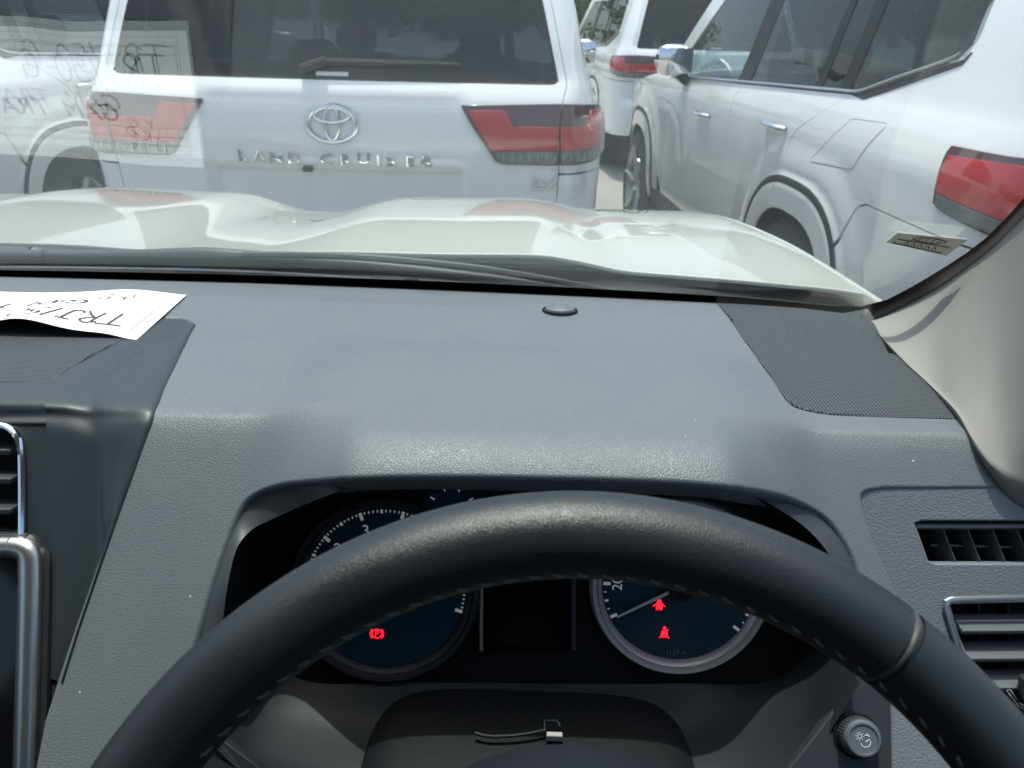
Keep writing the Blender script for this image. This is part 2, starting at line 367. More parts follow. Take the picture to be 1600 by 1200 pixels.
# ------------------------------------------------------------------ the setting
def ground():
    m = material('gravel_yard', (.26, .25, .23), .9); N, L, p = nodes(m); co = objco(m); n = noise(m, co, 180, 4, .7); n2 = noise(m, co, .5, 5)
    r = N.new('ShaderNodeValToRGB'); r.color_ramp.elements[0].color = (.17, .165, .155, 1); r.color_ramp.elements[1].color = (.36, .35, .33, 1)
    L.new(mth(m, 'MULTIPLY_ADD', n2.outputs[0], .5, mth(m, 'MULTIPLY', n.outputs[0], .5)), r.inputs[0]); L.new(r.outputs[0], p.inputs['Base Color']); bump(m, n.outputs[0], .6, .004)
    mb = MB(); mb.add([(-900, -900, 0), (900, -900, 0), (900, 900, 0), (-900, 900, 0)], [(0, 1, 2, 3)])
    tag(mb.build('ground', m), 'pale grey ground of the vehicle yard', kind='structure')
ground()

def leafmat(name, a, b):
    m = material(name, a, .6); N, L, p = nodes(m); g = N.new('ShaderNodeNewGeometry'); mx = N.new('ShaderNodeMix'); mx.data_type = 'RGBA'
    mx.inputs[6].default_value = (*a, 1); mx.inputs[7].default_value = (*b, 1); L.new(g.outputs['Random Per Island'], mx.inputs[0]); L.new(mx.outputs[2], p.inputs['Base Color'])
    p.inputs['Transmission Weight'].default_value = 0; return m
M['leaf'] = leafmat('leaves', (.035, .075, .02), (.09, .13, .035)); M['bark'] = material('bark', (.10, .075, .05), .9)
def tree_meshes(seed, h, wdt):
    rnd = random.Random(seed); tr = MB(); lf = MB()
    trunk = cr([(0, 0, -.1), (.08, .03, h*.2), (-.05, .06, h*.45), (.05, 0, h*.75)], 14); tr.tube(trunk, np.linspace(.22, .06, 14), 8); clumps = []
    for k in range(13):
        a = k*2.4+rnd.random(); t = .25+.7*k/13; b = trunk[int(t*13)]; L_ = wdt*(1.05-.55*t)*(.7+.4*rnd.random()); e = b+np.array([math.cos(a)*L_, math.sin(a)*L_, h*.12*(1+rnd.random())])
        tr.tube(cr([b, (b+e)/2+[0, 0, .1*h*rnd.random()], e], 6), np.linspace(.07, .02, 6), 5); clumps += [(e, wdt*.42), ((b+e)/2+[0, 0, .3], wdt*.36)]
    clumps.append((trunk[-1]+[0, 0, h*.1], wdt*.45))
    for c, r in clumps:
        for _ in range(150):
            d = np.array([rnd.gauss(0, 1) for _ in range(3)]); d /= np.linalg.norm(d); p = c+d*r*(.5+.55*rnd.random())*np.array([1, 1, .75]); s_ = .10+.10*rnd.random()
            n = d+np.array([rnd.gauss(0, .6) for _ in range(3)]); a = np.cross(n, (.3, .2, 1)); a /= np.linalg.norm(a); b = np.cross(n, a); b /= np.linalg.norm(b)
            lf.add([p-a*s_, p-b*s_*.5, p+a*s_, p+b*s_*.5], [(0, 1, 2, 3)])
    return tr, lf
def trees():
    kinds = []
    for sd, h, wd in ((3, 5.2, 2.3), (8, 6.4, 2.8), (14, 4.2, 2.2)):
        e = empty('broadleaf_tree'); a, b = tree_meshes(sd, h, wd); a.build('trunk', 'bark', e); b.build('crown', 'leaf', e, smooth=False); kinds.append(e)
    where = [(2.9, 32, 0, 0, 'broad green tree showing between the two nearest white cars'), (-6.5, 34, 1, .5, 'tall green tree behind the left parked car'), (-2.4, 36, 2, 1.2, 'low green tree seen through the rear glass of the car ahead, left'),
             (-.4, 33, 1, 2.2, 'green tree seen through the rear glass of the car ahead, right'), (7.5, 37, 2, .3, 'low green tree behind the farthest parked car'), (12, 35, 0, 2.8, 'green tree behind the right parked car'),
             (-12, 33, 2, 2.2, 'low green tree far behind at the left'), (17, 36, 1, 1.7, 'tall green tree far behind at the right')]
    used = set()
    for x, y, k, rz, lab in where:
        o = kinds[k] if k not in used else copy_tree(kinds[k]); used.add(k); o.location = (x, y, 0); o.rotation_euler.z = rz
        tag(o, lab, 'tree', 'trees beyond the yard')
trees()

# ------------------------------------------------------------------ the white parked cars (rear bumper at y = 0, heading +y)
YA, ZA, AW, AH, AN = (1.32, 4.17), .42, .385, .40, 2.7
Wz = spl([.30, .42, .55, .70, .85, 1.0, 1.08, 1.13, 1.18, 1.23, 1.27, 1.32, 1.5, 1.7, 1.80, 1.87], [.905, .945, .963, .968, .971, .974, .972, .966, .950, .930, .912, .897, .85, .79, .755, .705])
YR = spl([.30, .42, .60, .72, .80, .95, 1.05, 1.15, 1.195, 1.225, 1.25, 1.28, 1.40, 1.6, 1.8, 1.88], [.10, .0, -.02, -.015, .030, .020, .014, .022, .032, .047, .063, .082, .125, .215, .325, .40])
RC = spl([.3, 1.10, 1.20, 1.28, 1.9], [.175, .175, .14, .095, .09])
SE, SC, YC = .80, .36, .42
def rho(y, z, ya):
    dz = np.maximum(z-ZA, 0); return (np.abs((y-ya)/AW)**AN+np.abs(dz/AH)**AN)**(1/AN)
def SUVF(q):
    s, z = q[:, 0], q[:, 1]; sg = np.where(s < 0, -1., 1.); a = np.abs(s); W = Wz(z); rc = RC(z); yr = YR(z)
    th = np.clip((a-SE)/SC, 0, 1)*math.pi/2; xr = np.minimum(a, SE)/SE*(W-rc); panel = ss(.50, .40, xr+.55*np.maximum(z-1.17, 0)*0)*ss(1.225, 1.185, z)*ss(.95, 1.0, z); rec = ss(.47, .44, xr)*ss(.975, .955, z)*ss(.70, .76, z)
    yb = yr+.05*(xr/.8)**2; x = xr+rc*np.sin(th); y = np.where(a <= SE, yb+.010*panel+.035*rec, YC-(YC-(yr+.05*((W-rc)/.8)**2))*np.cos(th)); y = np.where(a > SE+SC, YC+(a-SE-SC), y)
    side = ss(.55, .8, y)
    fl = 0
    for ya in YA:
        r = rho(y, z, ya); fl = fl+.034*ss(1.36, 1.20, r)+.012*ss(1.66, 1.38, r)*(1-ss(1.36, 1.20, r))
    x = x+fl*side*ss(.25, .40, z)
    # plan taper to the nose
    x = x-.10*np.clip((y-3.9)/1.1, 0, 1)**2-.02*np.clip((y-2.9)/1., 0, 1)**2*ss(1.1, 1.25, z)
    return np.stack([sg*x, y, z], 1)
def sy(y): return y-YC+SE+SC
def suv_ref(P): return P-np.stack([np.zeros(len(P)), np.clip(P[:, 1], .95, 4.2), np.full(len(P), .95)], 1)
def archpts(ya, a0, a1, rr=1.0, n=26):
    """arch outline from angle a0 to a1 (degrees, 0 = forward, 90 = top)"""
    o = []
    for t in np.radians(np.linspace(a0, a1, n)):
        c, s_ = math.cos(t), math.sin(t); o.append((ya+AW*rr*math.copysign(abs(c)**(2/AN), c), ZA+AH*rr*abs(s_)**(2/AN)))
    return o
def belt(y): return float(np.interp(y, [1.15, 2.26, 2.9, 3.6], [1.262, 1.222, 1.199, 1.185]))
def offs(F, d):
    return lambda q: F(q)+normal(F, q, suv_ref)*d

def make_suv():
    root = empty('parked_suv')
    def sh(name, mat, pts, par=root, side=1, res=.05, sx=True, **k):
        p = [((sy(a) if sx else a)*side, z) for a, z in pts]; return sheet(name, mat, par, p, SUVF, res, suv_ref, **k)
    # tailgate with its glass
    tg = [(-.797, .72), (.797, .72), (.797, 1.82), (-.797, 1.82)]
    gl = [(-.770, 1.272), (-.755, 1.262), (.755, 1.262), (.770, 1.272), (.765, 1.76), (.74, 1.78), (-.74, 1.78), (-.765, 1.76)]
    gate = sheet('tailgate', 'white', root, tg, SUVF, .032, suv_ref, holes=[gl])
    g2 = [(x*.995, 1.264+(z-1.264)*.998) for x, z in gl]
    sheet('rear_window', 'tint', gate, gl, SUVF, .06, suv_ref, off=-.004, depth=0)
    # dark band round the glass edge, wiper, label
    mb = MB(); lp = resample(np.array(gl), .02); n_ = normal(SUVF, lp, suv_ref); P = SUVF(lp); mb.tube(P-n_*.006, .007, 6, True); mb.build('window_seal', 'rubber', gate)
    q = np.array([[x, 1.315+.0*x] for x in np.linspace(-.02, .44, 12)]); P = SUVF(q)+normal(SUVF, q, suv_ref)*.012
    mb = MB(); mb.tube(P, np.linspace(.014, .007, 12), 6); q2 = np.array([[-.02, 1.315], [-.10, 1.285]]); P2 = SUVF(q2)+normal(SUVF, q2, suv_ref)*.02; mb.tube(np.array([P2[0], P2[1]]), .015, 8); mb.build('rear_wiper', 'rubber', gate)
    lab = [(-.055, 1.272), (.055, 1.272), (.055, 1.285), (-.055, 1.285)]; sheet('window_label', 'greylens' if False else 'mark', gate, lab, SUVF, .05, suv_ref, off=.001, depth=0)
    # lettering and emblem on the gate
    def placer(cx, cz, off=.0):
        def f(v):
            qq = np.stack([v[:, 0]*SE/(.974-.175)+cx*SE/(.799), v[:, 1]+cz], 1); return SUVF(qq)+normal(SUVF, qq, suv_ref)*off
        return f
    for ch, x in zip('LANDCRUISER', (-.330, -.268, -.208, -.142, -.027, .039, .105, .156, .201, .268, .327)):
        v, f = text_mesh(ch, .062, .004); v = v*np.array([1.12, .86]); mb = MB(); slab(mb, v-np.array([0, v[:, 1].mean()]), f, placer(x, 1.0, .001), (0, -1, 0), .007); mb.build('badge_letter', 'chrome', gate, angle=20)
    for ch, x in (('Z', .722), ('X', .772)):
        v, f = text_mesh(ch, .052, .004); mb = MB(); slab(mb, v*np.array([1.3, .85])-np.array([0, v[:, 1].mean()]), f, placer(x, .925, .001), (0, -1, 0), .007); mb.build('grade_letter', 'chrome', gate, angle=20)
    mb = MB()
    for ax, az_, cz, r in ((.086, .060, 0, .0085), (.060, .0235, .030, .007), (.0235, .056, .003, .007)):
        t = np.linspace(0, 2*math.pi, 48, endpoint=False); P = placer(0, 1.118, .006)(np.stack([ax*np.cos(t), cz+az_*np.sin(t)], 1)); mb.tube(P, r, 8, True, r2=.006, up=(0, -1, 0))
    mb.build('emblem', 'chrome', gate)
    q = placer(-.10, .966, .004)(np.zeros((1, 2)))[0]; MB().box(q, .018, .012, .010, b=.004).build('camera_housing', 'black', gate)
    # panels behind the shut lines
    for sgn in (1, -1):
        q = np.array([[sgn*.80, z] for z in np.linspace(.5, 1.82, 40)]); P = SUVF(q)-normal(SUVF, q, suv_ref)*.016; MB().tube(P, .012, 6).build('gate_seal', 'gap', root)
        # quarter panel with roof rail and windscreen pillar
        win = [(1.152, 1.262), (.628, 1.392), (.605, 1.45), (.64, 1.66), (.70, 1.735), (2.86, 1.735), (3.60, 1.192)]
        qp = [(sy(.42)*0+.803-.0, .955)]
        qp = [('s', .8035, .966), ('s', .8035, 1.82), ('y', 2.95, 1.82), ('y', 3.05, 1.80), ('y', 3.80, 1.20), ('y', 3.60, 1.192), ('y', 2.86, 1.735), ('y', .70, 1.735), ('y', .64, 1.68), ('y', .598, 1.45), ('y', .618, 1.395), ('y', 1.13, 1.263), ('y', 1.158, 1.259), ('y', 1.30, 1.185), ('y', 1.44, 1.105), ('y', 1.480, 1.06), ('y', 1.485, .90)]
        arc = archpts(1.32, 62, 180); qp += [('y', a, b) for a, b in arc]+[('y', .935, .36), ('y', .838, .36)]+[('y', a, b) for a, b in archpts(1.32, 180, 138, 1.262, 12)]+[('y', .865, .925), ('y', .84, .950), ('y', .80, .962)]
        sheet('quarter_panel', 'white', root, [(sgn*(a if k == 's' else sy(a)), b) for k, a, b in qp], SUVF, .022, suv_ref)
        bp = [('s', .8035, .955), ('s', .8035, .45), ('y', .828, .40)]+[('y', a-.008, b) for a, b in archpts(1.32, 180, 140, 1.262, 12)]+[('y', .855, .920), ('y', .833, .943), ('y', .795, .955)]
        sheet('bumper_corner', 'white', root, [(sgn*(a if k == 's' else sy(a)), b) for k, a, b in bp], SUVF, .05, suv_ref)
        # doors
        rd = [(1.168, belt(1.168)-.004), (2.255, belt(2.255)-.004), (2.255, .47), (1.80, .47)]+[(a, b) for a, b in archpts(1.32, 4, 60, 1.0, 14)]+[(1.493, .90), (1.488, 1.062), (1.448, 1.11)]
        d1 = sh('rear_door', 'white', rd, side=sgn, res=.022)
        fd = [(2.263, belt(2.263)-.004), (3.56, belt(3.56)-.004), (3.60, 1.10), (3.60, .60), (3.50, .47), (2.263, .47)]
        d2 = sh('front_door', 'white', fd, side=sgn, res=.05)
        fe = [(3.57, 1.19), (3.80, 1.195), (4.5, 1.10), (4.95, 1.02), (5.02, .80), (5.0, .40), (4.60, .36)]+[(a, b) for a, b in archpts(4.17, 0, 180)]+[(3.78, .36), (3.61, .47), (3.608, 1.10)]
        sh('front_fender', 'white', fe, side=sgn, res=.045)
        sh('rocker_panel', 'dark', [(1.74, .34), (3.74, .34), (3.74, .462), (1.74, .462)], side=sgn, res=.08)
        for d_, yy, zz in ((d1, 1.64, 1.102), (d2, 2.66, 1.045)):
            q = np.array([[sgn*sy(yy+t), zz-.004*(t/.1)**2] for t in np.linspace(-.105, .105, 13)]); h = np.array([.006, .02, .026]+[.032]*7+[.026, .02, .006]); P = SUVF(q)+normal(SUVF, q, suv_ref)*h[:, None]
            MB().tube(P, np.array([.012, .016, .018]+[.019]*7+[.018, .016, .012]), 10, r2=.012).build('door_handle', 'chrome', d_)
            cup = [(sgn*sy(yy+.02+.055*math.cos(t)), zz-.004+.032*math.sin(t)) for t in np.linspace(0, 2*math.pi, 20, endpoint=False)]; sheet('handle_recess', 'white', d_, cup, SUVF, .05, suv_ref, off=.0008, depth=0)
        # belt moulding and black kick-up trim
        q = np.array([[sgn*sy(y), belt(y)+.006] for y in np.linspace(3.56, 1.16, 40)]+[[sgn*sy(1.10), 1.274], [sgn*sy(1.04), 1.29], [sgn*sy(.9), 1.33], [sgn*sy(.70), 1.382], [sgn*sy(.640), 1.405]])
        q = np.array(cr(q, 120)); P = SUVF(q)+normal(SUVF, q, suv_ref)*.004; MB().tube(P, .009, 6, r2=.006).build('belt_moulding', 'silver', root)
        bk = [(1.155, 1.258), (1.12, 1.262), (.618, 1.39), (.600, 1.41), (.62, 1.378), (1.06, 1.252)]; sh('corner_trim', 'dark', bk, side=sgn, res=.03, off=.004, depth=.006)
        # window panes and pillars
        top = 1.73
        def pn(name, mat, pts, o=-.006, par=root): sh(name, mat, pts, side=sgn, res=.08, off=o, depth=0, par=par)
        pn('quarter_window', 'tint', [(1.205, belt(1.2)+.004), (1.13, 1.272), (.66, 1.392), (.625, 1.43), (.665, 1.66), (.72, top), (1.235, top)])
        pn('vent_window', 'tint', [(1.262, belt(1.26)), (1.430, belt(1.43)), (1.46, top), (1.29, top)], par=d1)
        pn('door_window', 'tint', [(1.47, belt(1.47)), (2.19, belt(2.19)), (2.17, top), (1.50, top)], par=d1)
        pn('door_window', 'clear', [(2.34, belt(2.34)), (3.56, belt(3.56)), (2.87, top-.01), (2.31, top)], par=d2)
        for a in ([(1.19, belt(1.19)-.002), (1.275, belt(1.275)-.002), (1.30, top+.004), (1.22, top+.004)], [(1.42, belt(1.42)), (1.48, belt(1.48)), (1.51, top+.002), (1.45, top+.002)], [(2.18, belt(2.18)), (2.35, belt(2.35)), (2.32, top+.002), (2.16, top+.002)]):
            sh('window_pillar', 'black', a, side=sgn, res=.06, off=-.003, depth=.004)
        # wheel arch trims, wheels
        for ya in YA:
            pts = [(ya+AW*1.265, .36)]+archpts(ya, 0, 180, 1.265, 40)+[(ya-AW*1.265, .36)]; q = np.array([[sgn*sy(a), b] for a, b in pts]); q = np.array(resample_open(q, .03))
            P = SUVF(q)+normal(SUVF, q, suv_ref)*.001; MB().tube(P, .017, 6, r2=.006, up=(sgn, 0, 0)).build('arch_moulding', 'dark', root)
            MB().lathe([(.47, .0), (.47, .26), (.2, .265), (.02, .265)], (sgn*.98, ya, .42), (-sgn, 0, 0), 28).build('wheel_well', 'rubber', root)
            wl = MB().lathe([(.27, -.03), (.30, -.02), (.37, -.012), (.395, .03), (.402, .10), (.402, .16), (.395, .23), (.37, .262), (.25, .262)], (sgn*.975, ya, .40), (-sgn, 0, 0), 40).build('wheel', 'tyre', root)
            rm = MB(); rm.lathe([(.02, .0), (.06, -.004), (.07, .02), (.075, .05)], (sgn*.975, ya, .40), (-sgn, 0, 0), 20); rm.lathe([(.275, -.028), (.268, -.02), (.26, .02), (.255, .12)], (sgn*.975, ya, .40), (-sgn, 0, 0), 40)
            for k in range(6):
                a = k*math.pi/3+.2; c0 = np.array([sgn*.965, ya+.05*math.cos(a), .40+.05*math.sin(a)]); c1 = np.array([sgn*.985, ya+.265*math.cos(a), .40+.265*math.sin(a)]); rm.tube([c0, (c0+c1)/2-[sgn*.006, 0, 0], c1], [.035, .028, .036], 6, r2=.02)
            rm.build('rim', 'alloy', wl)
        # tail lights, the inner on the gate and the outer on the corner
        for part, a in (('in', [(.452, 1.186), (.793, 1.196), (.793, .997), (.60, 1.0), (.575, 1.008)]), ('out', [(.807, 1.196), (.93, 1.192), (1.04, 1.185), (sy(.44)+.01, 1.182), (sy(.455), 1.165), (sy(.43), 1.043), (sy(.40), 1.030), (.98, 1.0), (.807, .997)])):
            par = gate if part == 'in' else root; L_ = sheet('tail_light', 'smoke', par, [(sgn*x, z) for x, z in a], SUVF, .03, suv_ref, off=.012, depth=.02, bev=.004)
            if part == 'in':
                red = [(.478, 1.172), (.600, 1.173), (.635, 1.118), (.793, 1.119), (.793, 1.048), (.560, 1.045)]; grey = [(.566, 1.040), (.793, 1.040), (.793, 1.002), (.606, 1.005), (.583, 1.012)]
            else:
                red = [(.807, 1.119), (.93, 1.122), (.955, 1.172), (1.03, 1.170), (sy(.425)+.01, 1.160), (sy(.435), 1.10), (sy(.425), 1.072), (1.0, 1.050), (.807, 1.048)]; grey = [(.807, 1.040), (1.0, 1.043), (sy(.42), 1.065), (sy(.415), 1.036), (.98, 1.006), (.807, 1.003)]
            sheet('red_lens', 'redlens', L_, [(sgn*x, z) for x, z in red], SUVF, .03, suv_ref, off=.0145, depth=.004)
            for xx_ in np.arange(*((.60, .785) if part == 'in' else (.815, .97)), .03):
                q = np.array([[sgn*xx_, 1.009], [sgn*xx_, 1.034]]); MB().tube(SUVF(q)+normal(SUVF, q, suv_ref)*.0175, .0022, 5).build('reflector_rib', 'alloy', L_)
            q = np.array([[sgn*t_, 1.122] for t_ in np.linspace(*((.64, .79) if part == 'in' else (.81, .925)), 8)]); MB().tube(SUVF(q)+normal(SUVF, q, suv_ref)*.0165, .0025, 6).build('light_bar', 'redlens', L_)
            sheet('clear_lens', 'greylens', L_, [(sgn*x, z) for x, z in grey], SUVF, .03, suv_ref, off=.0145, depth=.004)
        # door mirror
        mb = MB(); c = np.array([sgn*1.05, 3.13, 1.285]); P = []
        for t in np.linspace(-1, 1, 9):
            k = math.sqrt(max(0, 1-abs(t)**3.2)); P.append([c+np.array([sgn*.115*t+.0, .055*k*math.cos(a)*(1 if math.cos(a) < 0 else 1.5), .085*k*math.sin(a)]) for a in np.linspace(0, 2*math.pi, 18, endpoint=False)])
        mb.grid(P, False, True); mir = mb.build('door_mirror', 'chrome', root)
        mb = MB(); mb.tube([c+[-sgn*.03, .02, -.06], c+[-sgn*.08, .03, -.10], c+[-sgn*.14, .04, -.125]], [.05, .04, .035], 8, r2=.03); mb.build('mirror_foot', 'black', mir)
        mb = MB(); mb.grid([[c+np.array([sgn*.098*a, -.057+.01*(a*a+b*b), .066*b]) for b in np.linspace(-1, 1, 5)] for a in np.linspace(-1, 1, 5)]); mb.build('mirror_glass', 'chrome', mir)
        # inner trim
        MB().box((sgn*.845, 2.35, .78), .03, 1.55, .40, b=.02).build('door_trim', 'carpet', root)
    fl = sheet('fuel_flap', 'white', root, [(-sy(a), z) for a, z in ((1.052, 1.186), (.852, 1.196), (.838, 1.186), (.935, 1.052), (.955, 1.045), (1.235, 1.024), (1.238, 1.034))], SUVF, .04, suv_ref, off=.0015, depth=.002)
    lp = resample(np.array([(-sy(a), z) for a, z in ((1.056, 1.190), (.846, 1.200), (.832, 1.187), (.930, 1.050), (.953, 1.040), (1.242, 1.019), (1.244, 1.034))]), .03); MB().tube(SUVF(lp)+normal(SUVF, lp, suv_ref)*-.0005, .0014, 5, True).build('flap_gap', 'flapgap', root)
    # bumper, roof, bonnet, windscreen, cabin
    sheet('rear_bumper', 'white', root, [(-.797, .42), (.797, .42), (.797, .705), (-.797, .705)], SUVF, .08, suv_ref)
    def roofF(q):
        x, y = q[:, 0], q[:, 1]; hw = .745; e = np.clip(np.abs(x)/hw, 0, 1); f = np.clip((y-2.6)/.6, 0, 1); r_ = np.clip((.75-y)/.4, 0, 1)
        return np.stack([x, y, 1.815+.105*(1-e**2.6)*(1-.45*f*f-.35*r_*r_)], 1)
    sheet('roof', 'white', root, [(-.745, .42), (.745, .42), (.745, 2.95), (-.745, 2.95)], roofF, .09, lambda P: np.tile([0, 0, 1.], (len(P), 1)), depth=.05)
    MB().box((0, 1.68, 1.775), .70, 1.25, .02, b=.01).build('headliner', 'headliner', root)
    def ws(q):
        x, t = q[:, 0], q[:, 1]; return np.stack([x*(1-.16*t), 3.80-.80*t-.10*(x/.8)**2, 1.20+.615*t], 1)
    sheet('windscreen', 'clear', root, [(-.84, 0), (.84, 0), (.84, 1), (-.84, 1)], ws, .12, lambda P: np.tile([0, 1., .5], (len(P), 1)), depth=0)
    def bon(q):
        x, y = q[:, 0], q[:, 1]; t = (y-3.7)/1.3; return np.stack([x, y, 1.205-.085*t**2-.03*t-.05*(np.abs(x)/.85)**4+.02*ss(.2, .5, np.abs(x))], 1)
    sheet('bonnet', 'white', root, [(-.84, 3.72), (.84, 3.72), (.80, 4.96), (-.80, 4.96)], bon, .1, lambda P: np.tile([0, 0, 1.], (len(P), 1)), depth=.04)
    MB().box((0, 5.0, .72), .82, .09, .34, b=.05).build('front_bumper', 'white', root); MB().box((0, 5.095, .86), .55, .012, .14, b=.008).build('grille', 'dark', root)
    MB().box((0, 2.6, .42), .84, 2.1, .06, b=.02).build('floor_pan', 'carpet', root); MB().box((0, 3.45, 1.03), .80, .28, .14, b=.06).build('dashboard', 'black', root)
    def seat(x, y, hw, hz, rests):
        mb = MB(); mb.box((x, y+.25, .66), hw, .26, .09, b=.05); a = np.array([0, -.22, .975]); mb.box((x, y-.06, .66+hz), hw, .075, hz, ey=(0, .975, .22), ez=a, b=.06); s_ = mb.build('seat', 'seat', root)
        for rx in rests:
            m2 = MB(); m2.box((x+rx, y-.06-.22*(2*hz+.13)*.5, .66+2*hz+.07), .125, .05, .085, b=.045); m2.tube([(x+rx-.05, y-.07-.2*hz, .62+2*hz), (x+rx-.05, y-.1-.2*hz, .66+2*hz+.03)], .007, 6); m2.build('headrest', 'seat', s_)
    for x in (-.38, .38): seat(x, 2.55, .26, .31, (0,))
    seat(0, 1.65, .66, .27, (-.42, .42)); seat(0, .72, .60, .20, (-.36, .36))
    t = np.linspace(0, 2*math.pi, 24, endpoint=False); MB().tube([(.38+.18*math.cos(a), 3.05+.07*math.sin(a), 1.08+.165*math.sin(a)) for a in t], .016, 6, True).build('steering_wheel', 'black', root)
    return root
def resample_open(q, h):
    out = []
    for a, b in zip(q[:-1], q[1:]):
        k = max(1, int(math.ceil(np.linalg.norm(b-a)/h))); out += [a+(b-a)*i/k for i in range(k)]
    out.append(q[-1]); return out
suv = make_suv()
poses = [((-.651, 2.800), -.44, 'white SUV parked straight ahead, its tailgate lettering facing the windscreen'),
         ((2.127, 1.742), 3.78, 'white SUV alongside on the right showing door handles and fuel flap'),
         ((-3.30, 2.80), 0, 'white SUV at the left edge, mostly hidden behind the sheet reflection'),
         ((1.93, 8.25), 4.6, 'white SUV farthest away, between the car ahead and the right one')]
for i, ((x, y), a, lab) in enumerate(poses):
    o = suv if i == 0 else copy_tree(suv); o.location = (x, y, 0); o.rotation_euler.z = R(a); tag(o, lab, 'car', 'white cars parked in the yard')

# ------------------------------------------------------------------ the car we sit in
car = tag(empty('car'), 'white right-hand-drive car seen from the driver seat, charcoal dashboard and steering wheel', 'car')
UP = lambda P: np.tile([0, 0, 1.], (len(P), 1))
TOCAM = lambda P: EYE-P
def xc(Y): return -.40-.05*(np.asarray(Y)-.45)
# --- bonnet, wings, cowl
zb = spl([.95, 1.05, 1.3, 1.6, 1.85, 1.98, 2.08, 2.15, 2.20], [1.150, 1.147, 1.137, 1.110, 1.074, 1.046, 1.006, .95, .86])
def lstep(a, b, x, k=.010):
    r_ = lambda t: .5*(t+np.sqrt(t*t+k*k)); return (r_(x-a)-r_(x-b))/(b-a)
def hc(y): return -.452-.022*(np.asarray(y)-1.09)/.8
def hoodF(q):
    x, y = q[:, 0], q[:, 1]; r = np.abs(x-hc(y)); z = zb(y)
    z = z-.019*lstep(.52, .62, r+.03*(1.9-y), .02)-(1-lstep(.07, .185, r, .03))*(.004+.040*np.clip((y-1.05)/.75, 0, 1))+.004*ss(.30, .55, r)*ss(.64, .55, r)
    e = np.maximum(r-.89, 0); z = z-.5*e**1.6-.012*ss(.62, .84, r)*0
    k = np.maximum(r-.15, 0); return np.stack([x, y, z], 1)
def edgeY(x): return 1.102-.068*(np.clip(np.abs(np.asarray(x)+.45)-.60, 0, .5)/.30)**1.3
xs = np.linspace(-.90, .90, 40)
rear = [(float(hc(1.05))+r*1.033, float(edgeY(float(hc(1.05))+r*1.033))) for r in xs]
front = [(float(hc(2.1))+r*1.033, 2.19-.22*(abs(r)/.9)**3) for r in xs[::-1]]
sheet('bonnet', 'hood', car, rear+front, hoodF, .020, UP, depth=.006)
for sg in (1, -1):
    w_ = []; ys = np.linspace(.80, 1.95, 30)
    inn = [(float(hc(y))+sg*(.936), y) for y in ys]; P = []
    for x, y in inn:
        z0 = float(hoodF(np.array([[float(hc(y))+sg*.936, max(y, 1.0)]]))[0, 2]); P.append([np.array([float(hc(y))+sg*(.936+d), y, z0-dz]) for d, dz in ((0, .03), (0.001, .004), (.004, 0.0005), (.015, .004), (.03, .016), (.045, .045), (.052, .10), (.055, .3), (.05, .6))])
    MB().grid(P).build('front_wing', 'hood', car, angle=70)
def cowlF(q):
    x, y = q[:, 0], q[:, 1]; return np.stack([x, y, 1.102+.10*(y-.97)+.006*np.sin((y-.9)*28)], 1)
sheet('cowl_panel', 'cowl', car, [(x, float(edgeY(x))+.03) for x in np.linspace(-1.30, .47, 30)]+[(x, .86) for x in np.linspace(.50, -1.30, 6)], cowlF, .05, UP, depth=.01)
MB().box((-.45, 1.135, .96), .90, .012, .161, b=.006).build('engine_bulkhead', 'black', car); MB().box((-.49, 2.06, .60), .84, .06, .30, b=.05).build('front_bumper', 'hood', car)
# --- windscreen: two faces of laminated glass, black border, sticker
WA, WY, WZ = R(37.64), .909, 1.17
def wsF(q, d=0.):
    x, z = q[:, 0], q[:, 1]; r = x-xc(.9); y = WY-(z-WZ)/math.tan(WA)-.085*r**2-.02*r**4
    return np.stack([x, y+d*math.sin(WA), z+d*math.cos(WA)], 1)
def wspix(u, v, d=0.):
    d_ = ray(u, v); ys = np.linspace(.05, 1.2, 1500); P = EYE+d_*(ys/d_[1])[:, None]; Q = wsF(P[:, [0, 2]]-[0, d*math.cos(WA)], d); k = np.argmax(P[:, 1] > Q[:, 1]); return P[k]
edge = [wspix(u, v) for u, v in ((1352, 499), (1408, 472), (1444, 452), (1480, 431), (1512, 408), (1540, 385), (1570, 357), (1600, 327))]
top = 1.70
ex = [(p[0], p[2]) for p in edge]; slope = (ex[-1][0]-ex[-3][0])/(ex[-1][1]-ex[-3][1]); ex.append((ex[-1][0]+slope*(top-ex[-1][1])*.55, top)); CX = -.42
full = [(CX-.80, 1.12), (.40, 1.12)]+[(x+.012, z-.004) for x, z in ex]+[(2*CX-ex[-1][0], top), (2*CX-ex[3][0], ex[3][1]), (2*CX-ex[0][0], 1.17)]
ws_in = sheet('windscreen', 'glass', car, full, lambda q: wsF(q, 0), .06, TOCAM, depth=0)
ws_out = sheet('outer_glass', 'glass_out', ws_in, full, lambda q: wsF(q, .0055), .06, TOCAM, depth=0)
